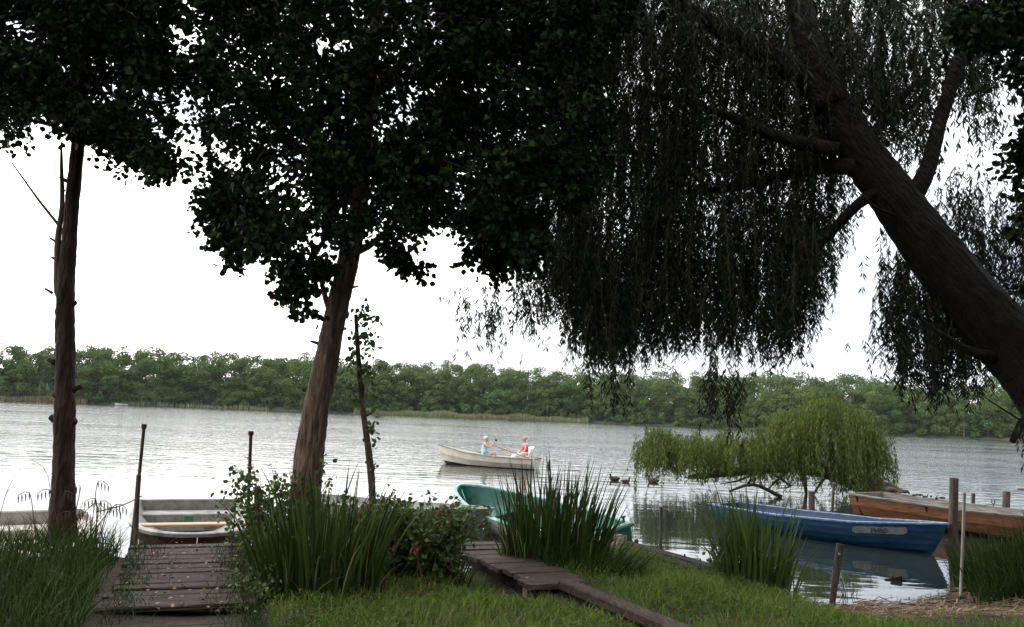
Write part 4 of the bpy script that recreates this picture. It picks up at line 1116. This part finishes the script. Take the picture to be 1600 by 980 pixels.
post('mooring_post', 'short stout stub right behind the upright pole by the grey dinghy', 'post', (402, 760), (400, 850), 10.7, .04, .042, M['post'])
post('mooring_post', 'lone thin dark post in the water in front of the fallen willow, mirrored', 'post', (1033, 792), (1033, 823), 16.5, .035, .04, M['post'])
post('mooring_post', 'tall thick dark post in front of the orange-brown boat', 'post', (1491, 747), (1489, 862), 14.6, .075, .08, M['post'])
post('metal_pole', 'slim pale metal pole standing at the shore before the orange-brown boat', 'pole', (1507, 770), (1502, 912), 11.0, .02, .021, M['galv'])
post('mooring_post', 'thin dark post behind the orange-brown boat, left of the standing duck', 'post', (1521, 771), (1520, 800), 20.5, .045, .045, M['post'])
post('mooring_post', 'thick dark post behind the orange-brown boat near the right edge', 'post', (1573, 768), (1571, 803), 19.5, .08, .085, M['post'])
post('mooring_post', 'thin tall stake behind the blue boat just left of the orange-brown boat', 'post', (1303, 755), (1300, 812), 19.0, .03, .035, M['post'])
post('mooring_post', 'short square-topped post behind the blue boat under the fallen willow', 'post', (1268, 768), (1268, 812), 18.5, .07, .07, M['post'])
st = post('wooden_stake', 'leaning round stake in the shallow water before the blue boat', 'stake', (1313, 850), (1302, 930), 10.35, .048, .04, M['post'])
p = PY(1311, 866, 10.29); g = Geo(); uvs(g, p, (.016, .008, .016), 8, 6); obj('nail_head', g, M['galv'], st)
post('mooring_post', 'small stub at the water beside the stern of the green boat', 'post', (994, 843), (996, 862), 11.9, .028, .03, M['post'])
for k, (px, y0, y1) in enumerate([(1070, 866, 886), (1078, 872, 890), (1094, 873, 892)]):
    o = post('cut_stalk', ['leftmost', 'middle', 'rightmost'][k] + ' of three dark cut stalks at the bank edge left of the right reed clump', 'stalk', (px, y0), (px + 1, y1), 10.4, .012, .013, M['dark_bark'], 6, 'cut stalks at the bank edge')
# rail end at the right edge
a = PY(1587, 763, 16); b2 = PY(1660, 766, 16.5)
t = thing('rail', 'pale grey wooden rail sticking in at the right edge above the boats', 'rail', (b2[0], b2[1], 0), world_parts=True)
g = Geo(); tube(g, [a, b2], .035, 8); obj('bar', g, M['galv'], t)
g = Geo(); tube(g, [(b2[0], b2[1], -.3), b2 + [0, 0, .1]], .05, 8); obj('post', g, M['post'], t)
# rope by the poles at the left dinghy
g = Geo(); tube(g, [PY(150, 800, 10.4), PY(190, 790, 10.45), PY(222, 775, 10.5)], .008, 5, .05)
tag(obj('rope', g, M['rope'], None, tuple(PY(190, 790, 10.45))), 'thin dark rope from the pole pair towards the cream dinghy', 'rope')

# ------------------------------------------------------------------ small things at the water
p = PZ(970, 852, .46); g = Geo(); rbox(g, (p[0], p[1], .52), (.19, .13, .14), .02, rotz(R(-25)), .012)
tag(obj('stone_block', g, M['stone'], None, (p[0], p[1], .46)), 'pale rough block lying at the stern of the green boat', 'stone')
g = Geo(); n = 15
xs, ys_ = np.meshgrid(np.linspace(-.32, .32, n), np.linspace(-.16, .16, n))
zz = .10 * np.exp(-(xs / .25) ** 2 - (ys_ / .13) ** 2) + np.abs(np.sin(xs * 17 + ys_ * 9)) * .06 + np.abs(np.sin(xs * 9 - ys_ * 23)) * .05 + rng.normal(0, .012, xs.shape)
p = PZ(925, 858, .48)
q = np.array([[i * n + j, i * n + j + 1, (i + 1) * n + j + 1, (i + 1) * n + j] for i in range(n - 1) for j in range(n - 1)])
V = np.stack([xs + p[0] + rng.normal(0, .01, xs.shape), ys_ + p[1], zz + .46], -1).reshape(-1, 3); g.add(V, q)
tag(obj('crumpled_sheet', g, M['rag'], None, (p[0], p[1], .46)), 'crumpled grey sheet heaped on the bank beside the green boat', 'sheet')
p = PZ(1400, 907, 0); g = Geo(); rbox(g, (p[0], p[1], .02), (.15, .11, .09), .02, rotz(R(12)), .01); tube(g, [p + [-.16, 0, .0], p + [0, .02, .01], p + [.14, -.03, .0]], [.02, .025, .02], 6)
tag(obj('driftwood', g, M['dark_bark'], None, (p[0], p[1], 0)), 'small dark lump of wood in the bright water patch below the blue boat', 'driftwood')
a = PZ(1497, 920, .08); b2 = PZ(1540, 922, .08); g = Geo(); tube(g, [a, (a + b2) / 2 + [0, 0, .01], b2], [.018, .016, .012], 7, .1, .08)
tag(obj('stick', g, M['reed_dry'], None, tuple(a)), 'straight pale stick on the shore right of the metal pole', 'stick')

# ducks
def duck(label, loc, face, s=1.0, pose='sit', group=None):
    t = thing('duck', label, 'duck', loc, (0, 0, face), group)
    g = Geo()
    if pose == 'preen':
        tube(g, [(-.26, 0, .10), (-.18, 0, .13), (-.06, 0, .15), (.06, 0, .15), (.13, 0, .17), (.17, 0, .14), (.20, 0, .09), (.22, 0, .07)], np.array([.012, .05, .095, .09, .055, .045, .045, .02]), 10, .03, .02)
        hb_ = (.22, 0, .065); dr = (.05, 0, -.03)
    elif pose == 'stand':
        tube(g, [(-.24, 0, .16), (-.16, 0, .17), (-.05, 0, .17), (.08, 0, .20), (.13, 0, .26), (.14, 0, .33), (.16, 0, .375), (.20, 0, .38)], np.array([.012, .05, .09, .085, .05, .034, .042, .02]), 10, .03, .02)
        hb_ = (.20, 0, .375); dr = (.06, 0, -.01)
        for sg in (1, -1): tube(g, [(-.02, sg * .035, .1), (0, sg * .035, 0), (.05, sg * .035, .002)], [.012, .008, .01], 5)
    else:
        tube(g, [(-.24, 0, .09), (-.17, 0, .075), (-.05, 0, .06), (.09, 0, .07), (.15, 0, .12), (.155, 0, .18), (.17, 0, .225), (.215, 0, .225)], np.array([.012, .06, .10, .09, .05, .034, .042, .02]), 10, .03, .02)
        hb_ = (.212, 0, .22); dr = (.06, 0, -.012)
    for v in g.V: v *= s
    obj('body', g, M['duck'], t, smooth=True)
    g = Geo(); a = np.array(hb_) * s; tube(g, [a - np.array(dr) * .3 * s, a + np.array(dr) * .5 * s, a + np.array(dr) * s], [.016 * s, .018 * s, .012 * s], 6, None, 0, 0, .5); obj('bill', g, M['bill'], t)
    return t
grp = 'ducks on the lake and boats'
def wp(px, py): p = PZ(px, py, 0); p[2] = .0; return p
duck('duck swimming with its neck raised, farthest left on open water', wp(960, 751), R(200), .95, 'sit', grp)
duck('small low duckling swimming just right of the raised-neck duck', wp(978, 754), R(10), .72, 'sit', grp)
duck('duck swimming at the edge of the fallen willow reflection', wp(1020, 754), R(170), .95, 'sit', grp)
def rail_pt(tt, dz=.02):
    p = hull_point(og_s, Lo, .2, tt, 1.0, 1, .35, .18); c, s = math.cos(og.rotation_euler.z), math.sin(og.rotation_euler.z)
    return np.array([og.location.x + c * p[0] - s * p[1], og.location.y + s * p[0] + c * p[1], p[2] + dz])
ra = og.rotation_euler.z
duck('brown duck bent down preening on the left end of the orange-brown boat rail', rail_pt(.045), ra, .62, 'preen', grp)
duck('brown duck lying low beside the preening duck on the boat rail', rail_pt(.105), ra, .55, 'preen', grp)
for k in range(6):
    duck(['first', 'second', 'third', 'fourth', 'fifth', 'last'][k] + ' duckling from the left in the row of six on the boat rail', rail_pt(.15 + .024 * k), ra + R(rng.uniform(30, 120)), .3, 'preen' if k % 2 else 'sit', grp)
duck('pale duck standing upright on the boat rail near the right edge', rail_pt(.68), ra + R(170), .75, 'stand', grp)
p = F_(1177, 751, 24.5); duck('brown duck resting on a low branch under the fallen willow', (p[0], p[1], max(.12, p[2] - .1)), R(250), 1.0, 'preen', grp)
g = Geo(); tube(g, [(p[0] - .7, p[1] + .1, .12), (p[0], p[1], max(.1, p[2] - .12)), (p[0] + .9, p[1] + .2, .02)], [.03, .05, .06], 7, .2, .05)
tag(obj('floating_branch', g, M['dark_bark'], None, (p[0], p[1], .05)), 'dark low branch in the water with a brown duck on it', 'branch')

# ------------------------------------------------------------------ reeds, bushes, grass
def reed_clump(label, cx, cy, rx, ry, n, hr, wr_, spread, mat, lean=(0, 0), heads=0, dry=.10, name='reed_clump', droop=.10):
    a = rng.uniform(0, 2 * np.pi, n); k = np.sqrt(rng.uniform(0, 1, n))
    x = cx + rx * k * np.cos(a); y = cy + ry * k * np.sin(a)
    z = np.maximum(hgt(x, y), -.12) - .03
    B = np.stack([x, y, z], -1)
    H = (hr[0] + (hr[1] - hr[0]) * rng.beta(1.6, 1.9, n)) * (1 - .25 * k)
    ln = np.stack([np.cos(a) * k, np.sin(a) * k * .6], -1) * spread * H[:, None] + rng.normal(0, .10, (n, 2)) * H[:, None] + np.array(lean) * H[:, None]
    t = thing(name, label, 'reeds', (cx, cy, float(max(hgt(np.array(cx), np.array(cy)), -.1))), world_parts=True)
    g = Geo(); u = rng.choice(n, int(n * .8)); B2 = B[u] + rng.normal(0, .09, (len(u), 3)) * [1, 1, 0]; H2 = rng.uniform(.18, .6, len(u)) * hr[1] * .6
    blades(g, B2, H2, rng.uniform(*wr_, len(u)) * .7, rng.normal(0, .38, (len(u), 2)) * H2[:, None], rng.uniform(0, .5, len(u)), 5)
    blades(g, B, H, rng.uniform(*wr_, n), ln, np.where(rng.random(n) < .12, rng.uniform(.35, .8, n), rng.uniform(0, droop * 2.0, n) * (rng.random(n) < .5)), 7)
    obj('blades', g, mat, t)
    m = int(n * dry)
    if m:
        g = Geo(); i = rng.choice(n, m); blades(g, B[i] + rng.normal(0, .03, (m, 3)) * [1, 1, 0], H[i] * rng.uniform(.4, .9, m), rng.uniform(*wr_, m) * .7, ln[i] + rng.normal(0, .25, (m, 2)), rng.uniform(.1, .5, m), 5)
        obj('dry_blades', g, M['reed_dry'], t)
    for h in range(heads):
        i = rng.integers(n); b = B[i]; tp = b + np.array([ln[i, 0] * .6, ln[i, 1] * .6, H[i] * .9])
        g = Geo(); tube(g, [b, (b + tp) / 2, tp], [.006, .005, .004], 5); tube(g, [tp - [0, 0, .13], tp - [0, 0, .12], tp - [0, 0, .02], tp], [.005, .014, .014, .004], 7)
        obj('seed_head', g, M['cattail'], t)
    return t
c = PZ(478, 925, .5)
reed_clump('big dark clump of sword-shaped reeds in front of the leaning alder trunk', c[0] + .12, c[1], .58, .38, 300, (.75, 1.45), (.020, .036), .36, M['reed'])
c = PZ(640, 862, .5)
reed_clump('reed blades rising behind the bush left of the middle jetty', c[0] - .02, c[1] + .35, .66, .3, 170, (.85, 1.4), (.018, .032), .3, M['reed'], (.05, 0))
c = PZ(832, 885, .5)
reed_clump('tall dark reed clump in the middle, hiding the green boat', c[0] + .26, c[1] + .3, .62, .36, 340, (.85, 1.6), (.017, .032), .26, M['reed'], (.03, 0), 3)
c = PZ(1180, 918, .38)
reed_clump('bright green reed clump at the shore left of the blue boat', c[0], c[1], .42, .3, 230, (.8, 1.65), (.02, .036), .32, M['iris'], (.02, 0))
reed_clump('dark overgrown reeds at the right edge before the orange-brown boat', 7.2, 10.7, 1.0, 1.7, 2000, (.45, 1.15), (.012, .024), .35, M['tall_grass'], (0, 0), 3, .08)
c = PZ(700, 905, .45)
reed_clump('thin grassy stems between the bush and the middle jetty', c[0], c[1], .22, .3, 110, (.35, .7), (.008, .016), .5, M['tall_grass'])
c = PZ(940, 905, .5)
reed_clump('bending tuft of long grass on the bank below the green boat stern', c[0] - .05, c[1] + .4, .5, .4, 420, (.3, .55), (.007, .013), .9, M['tall_grass'], (.25, -.1), 0, .03, 'grass_tuft', .45)
c = PZ(1320, 930, 0)
reed_clump('few thin stalks in the water next to the leaning stake', c[0] + .05, c[1], .06, .05, 12, (.2, .55), (.01, .018), .4, M['tall_grass'], (0, 0), 0, .2)
# tall grass at the left
D0 = PZ(283, 985, .54)[:2]; D1 = PZ(298, 851, .56)[:2]
def near_line(x, y, a, b, w):
    ax, ay = a; bx, by = b; tt = np.clip(((x - ax) * (bx - ax) + (y - ay) * (by - ay)) / ((bx - ax) ** 2 + (by - ay) ** 2), 0, 1)
    return np.hypot(x - ax - tt * (bx - ax), y - ay - tt * (by - ay)) < w
def tall_grass(label, x0, x1, y0, y1, n, hr, name='tall_grass'):
    x = rng.uniform(x0, x1, n); y = rng.uniform(y0, y1, n)
    z = np.maximum(hgt(x, y), -.05) - .02
    ok = ~near_line(x, y, D0, D1, .68) & (x < D0[0] + (y - D0[1]) * (D1[0] - D0[0]) / (D1[1] - D0[1]))
    x, y, z = x[ok], y[ok], z[ok]; n = len(x)
    g = Geo(); H = rng.uniform(*hr, n)
    blades(g, np.stack([x, y, z], -1), H, rng.uniform(.006, .013, n), rng.normal(0, .28, (n, 2)) * H[:, None], rng.uniform(0, .45, n), 5)
    return g
g = tall_grass('', -8, -2.75, 5.2, 9.7, 13000, (.22, .52)); stuff('tall_grass', g, M['tall_grass'], 'tall dark grass covering the left bank below the bare trunk and cream dinghy', 'grass')
x = rng.uniform(5.6, 10, 16000); y = rng.uniform(8.6, 13.5, 16000); z = hgt(x, y)
ok = (z > .06) & (x > 6.0 + .35 * np.sin(y * 2.2) + .5 * np.clip(10.4 - y, 0, 3)); x, y, z = x[ok], y[ok], z[ok]; n = len(x)
g = Geo(); H = rng.uniform(.18, .5, n); blades(g, np.stack([x, y, z - .02], -1), H, rng.uniform(.006, .014, n), rng.normal(0, .35, (n, 2)) * H[:, None], rng.uniform(0, .6, n), 4)
stuff('bank_grass', g, M['tall_grass'], 'dark unkempt grass on the bank at the right edge behind the metal pole', 'grass')
c = np.array([-4.75, 9.25])
t = thing('sedge_clump', 'sedge with drooping brown seed heads left of the pole pair', 'sedge', (c[0] - .2, c[1], .4), world_parts=True)
n = 80; B = np.stack([c[0] + rng.normal(0, .22, n), c[1] + rng.normal(0, .2, n), np.full(n, .35)], -1); H = rng.uniform(.5, .85, n); ln = rng.normal(0, .45, (n, 2)) * H[:, None]
g = Geo(); blades(g, B, H, rng.uniform(.008, .014, n), ln, rng.uniform(0, .5, n), 6); obj('blades', g, M['tall_grass'], t)
for k in range(14):
    b = B[k]; tp = b + np.array([ln[k, 0] * .8, ln[k, 1] * .5, H[k] * 1.02]); en = tp + np.array([np.sign(ln[k, 0]) * .12, 0, -.04])
    g = Geo(); tube(g, [b, (b + tp) / 2 + [0, 0, .05], tp, en], [.006, .006, .005, .004], 4, .06)
    for q in range(4):
        pq = tp + (en - tp) * q / 3; tube(g, [pq, pq + [.006, 0, -.03], pq + [.01, 0, -.085]], [.003, .008, .003], 5)
    obj('seed_head', g, M['cattail'], t)
for k, (pts, lab) in enumerate([([(95, 800), (75, 745), (48, 718)], 'thin dry stem crossing behind the bare trunk on its left'), ([(-10, 830), (10, 770), (34, 730)], 'thin dry grass stem bending right at the left edge')]):
    g = Geo(); P = [PY(a, b, 9.2) for a, b in pts]; P[0][2] = .4; tube(g, P, [.005, .004, .002], 4, .08); tube(g, [P[1], P[1] + np.array([.2, 0, .22])], [.003, .0015], 4)
    tag(obj('dry_stem', g, M['twig'], None, tuple(P[0])), lab, 'stem')

def bush(name, label, cat, c, r, n_stem, n_leaf, lsz, mat, seed_h=.5):
    c = np.array(c, float)
    t = thing(name, label, cat, c, world_parts=True)
    gs, gl = Geo(), Geo()
    for k in range(n_stem):
        a = rng.uniform(0, 2 * np.pi); e = c + np.array([math.cos(a) * r[0] * rng.uniform(.2, 1), math.sin(a) * r[1] * rng.uniform(.2, 1), r[2] * rng.uniform(.45, 1)])
        b = c + np.array([rng.normal(0, r[0] * .25), rng.normal(0, r[1] * .25), -.03]); m = (b + e) / 2 + np.array([0, 0, r[2] * .15])
        tube(gs, [b, m, e], [.008, .006, .002], 5, .1)
        q = rng.poisson(n_leaf) + 4; tt = rng.uniform(.1, 1.0, q)[:, None]
        P = (1 - tt) ** 2 * b + 2 * tt * (1 - tt) * m + tt ** 2 * e + rng.normal(0, .045, (q, 3))
        leaves(gl, P, unit(rvec(q) + [0, -.2, -.2]), rng.uniform(*lsz, q), .9)
    obj('stems', gs, M['twig'], t); obj('foliage', gl, mat, t)
    return t
c = PZ(632, 915, .5)
bs = bush('shrub', 'bushy green shrub with hanging brown dead leaves left of the middle jetty', 'shrub', (c[0], c[1] + .35, .48), (.9, .5, .84), 170, 26, (.035, .075), M['shrub_leaf'])
for px, py in [(560, 800), (585, 850), (600, 845), (617, 850), (650, 855), (625, 915), (672, 910), (672, 925), (598, 858), (575, 790), (690, 800)]:
    p = PY(px, py, c[1] - .08 + rng.normal(0, .06)); n = 16
    g = Geo(); P = p + rng.normal(0, .02, (n, 3)) * [1, 1, 1.5]; leaves(g, P, unit(rvec(n) * .6 + [0, 0, -1]), rng.uniform(.04, .075, n), .55)
    o = obj('dead_leaf_cluster', g, M['dead_leaf'], bs); o['label'] = 'withered brown leaves'
c = PZ(420, 905, .5)
bush('weed', 'slender weed with pale yellow-green leaves right of the grey dinghy', 'weed', (c[0] + .03, c[1] + 1.4, .3), (.28, .2, 1.15), 12, 12, (.03, .06), M['pale_leaf'])
c = PZ(555, 800, .5)
bush('climbing_weed', 'dark leafy growth climbing round the foot of the leaning alder and the sapling', 'weed', (c[0] - .1, 9.0, .45), (.8, .3, 1.15), 60, 20, (.04, .075), M['shrub_leaf'])
c = PZ(1165, 912, .35)
bush('weed', 'low leafy weed at the foot of the bright green reed clump', 'weed', (c[0] - .12, c[1] - .15, .34), (.42, .25, .42), 30, 16, (.03, .06), M['young_leaf'])
c = PZ(405, 935, .5)
bush('weed', 'low dark leafy weed beside the right edge of the left dock', 'weed', (c[0] - .05, c[1], .48), (.25, .5, .3), 20, 12, (.03, .05), M['shrub_leaf'])

# lawn
n = 90000
x = rng.uniform(-3.8, 6.6, n); y = rng.uniform(5.2, 11.4, n)
d = shore(x) - y; z = hgt(x, y)
ok = (d > .12) & (z > .13)
ok &= ~near_line(x, y, D0, D1, .64) & (x > D0[0] + (y - D0[1]) * (D1[0] - D0[0]) / (D1[1] - D0[1]))
ja_, jb_ = ja[:2], jb[:2]
def near_line(x, y, a, b, w):
    ax, ay = a; bx, by = b; tt = np.clip(((x - ax) * (bx - ax) + (y - ay) * (by - ay)) / ((bx - ax) ** 2 + (by - ay) ** 2), 0, 1)
    return np.hypot(x - ax - tt * (bx - ax), y - ay - tt * (by - ay)) < w
ok &= ~near_line(x, y, ja_, jb_, .36)
ok &= ~near_line(x, y, PZ(985, 858, .44)[:2], PZ(1125, 905, .36)[:2], .26)
ok &= ~near_line(x, y, PZ(868, 905, .6)[:2], PZ(1075, 995, .56)[:2], .12)
# thinner towards the litter at the right-hand shore
lit = sst((x - 3.2) / 1.0) * sst((y - 6.9 - .25 * np.sin(x * 3)) / .8)
ok &= rng.random(n) > lit * .96
x, y, z, lit = x[ok], y[ok], z[ok], lit[ok]; n = len(x)
patch = .6 + .4 * np.sin(x * 2.3 + 1.2 * np.sin(y * 1.9)) * np.sin(y * 2.7 + x * .7)
H = rng.uniform(.05, .15, n) * (.7 + .6 * patch)
g = Geo(); blades(g, np.stack([x, y, z - .01], -1), H, rng.uniform(.004, .009, n), rng.normal(0, .45, (n, 2)) * H[:, None], rng.uniform(0, .4, n), 3)
stuff('lawn_grass', g, M['grass'], 'short green grass on the bank along the bottom of the picture', 'grass')
n = 2600; i = rng.choice(len(x), n); kk = np.sin(x[i] * 3.1 + 2) * np.sin(y[i] * 2.6) > -.1; i = i[kk]; n = len(i)
g = Geo(); idx = np.repeat(np.arange(n), 4); P = np.stack([x[i], y[i], z[i]], -1)[idx] + rng.normal(0, .03, (n * 4, 3)) * [1, 1, .3] + [0, 0, .05]
leaves(g, P, unit(rvec(n * 4) * [1, 1, .4]), rng.uniform(.02, .05, n * 4), .8, nrm=unit(np.array([0, 0, 1.]) + rng.normal(0, .4, (n * 4, 3))))
stuff('lawn_weeds', g, M['young_leaf'], 'small broad-leaved weeds scattered through the short grass of the bank', 'weeds')
n = 2600; i = rng.choice(len(x), n); H = rng.uniform(.06, .2, n)
g = Geo(); blades(g, np.stack([x[i], y[i], z[i] - .01], -1), H, rng.uniform(.003, .006, n), rng.normal(0, .8, (n, 2)) * H[:, None], rng.uniform(.2, .8, n), 3)
stuff('dry_grass', g, M['reed_dry'], 'straw-coloured dead blades among the short green grass', 'grass')
# grass growing between and over the dock boards
n = 1500; k = rng.random(n); x = D0[0] + k * (D1[0] - D0[0]) + rng.choice([-1, 1, 1], n) * (.62 - np.abs(rng.normal(0, .16, n))); y = D0[1] + k * (D1[1] - D0[1]) + rng.normal(0, .05, n)
H = rng.uniform(.05, .2, n); g = Geo(); blades(g, np.stack([x, y, np.full(n, .54)], -1), H, rng.uniform(.004, .009, n), rng.normal(0, .6, (n, 2)) * H[:, None], rng.uniform(0, .6, n), 4)
stuff('dock_grass', g, M['tall_grass'], 'grass creeping over both edges of the left plank dock', 'grass')
# washed-up reed litter on the right shore
n = 11000
x = rng.uniform(3.2, 9, n); y = rng.uniform(7.0, 11.6, n); z = hgt(x, y)
ok = (z > -.05) & (z < .42) & (rng.random(n) < sst((y - 6.8) / .9) * sst((x - 3.1) / .7))
x, y, z = x[ok], y[ok], z[ok]; n = len(x); a = rng.normal(.1, .55, n); L = rng.uniform(.06, .38, n)
D = np.stack([np.cos(a), np.sin(a), rng.normal(0, .08, n)], -1) * L[:, None]; w = np.stack([-np.sin(a), np.cos(a), rng.normal(0, .3, n)], -1) * rng.uniform(.003, .008, n)[:, None]
P = np.stack([x, y, z + rng.uniform(.005, .04, n)], -1)
V = np.stack([P - w, P + w, P + D + w, P + D - w], 1).reshape(-1, 3); g = Geo(); g.add(V, (np.arange(n) * 4)[:, None] + np.arange(4)[None])
stuff('reed_litter', g, M['litter'], 'washed-up brown dead reed litter on the shore at the lower right', 'litter')
# fallen leaves on the docks
n = 260; k = rng.uniform(.1, 1, n); x = D0[0] + k * (D1[0] - D0[0]) + rng.uniform(-.55, .55, n); y = D0[1] + k * (D1[1] - D0[1])
g = Geo(); leaves(g, np.stack([x, y, np.full(n, .585)], -1), np.stack([rng.normal(size=n), rng.normal(size=n), rng.normal(0, .15, n)], -1), rng.uniform(.02, .045, n), .9, nrm=unit(np.array([0, 0, 1.]) + rng.normal(0, .25, (n, 3))))
stuff('fallen_leaves', g, M['litter'], 'brown fallen leaves scattered over the left plank dock', 'leaves')

for o in scene.objects: drop(o)
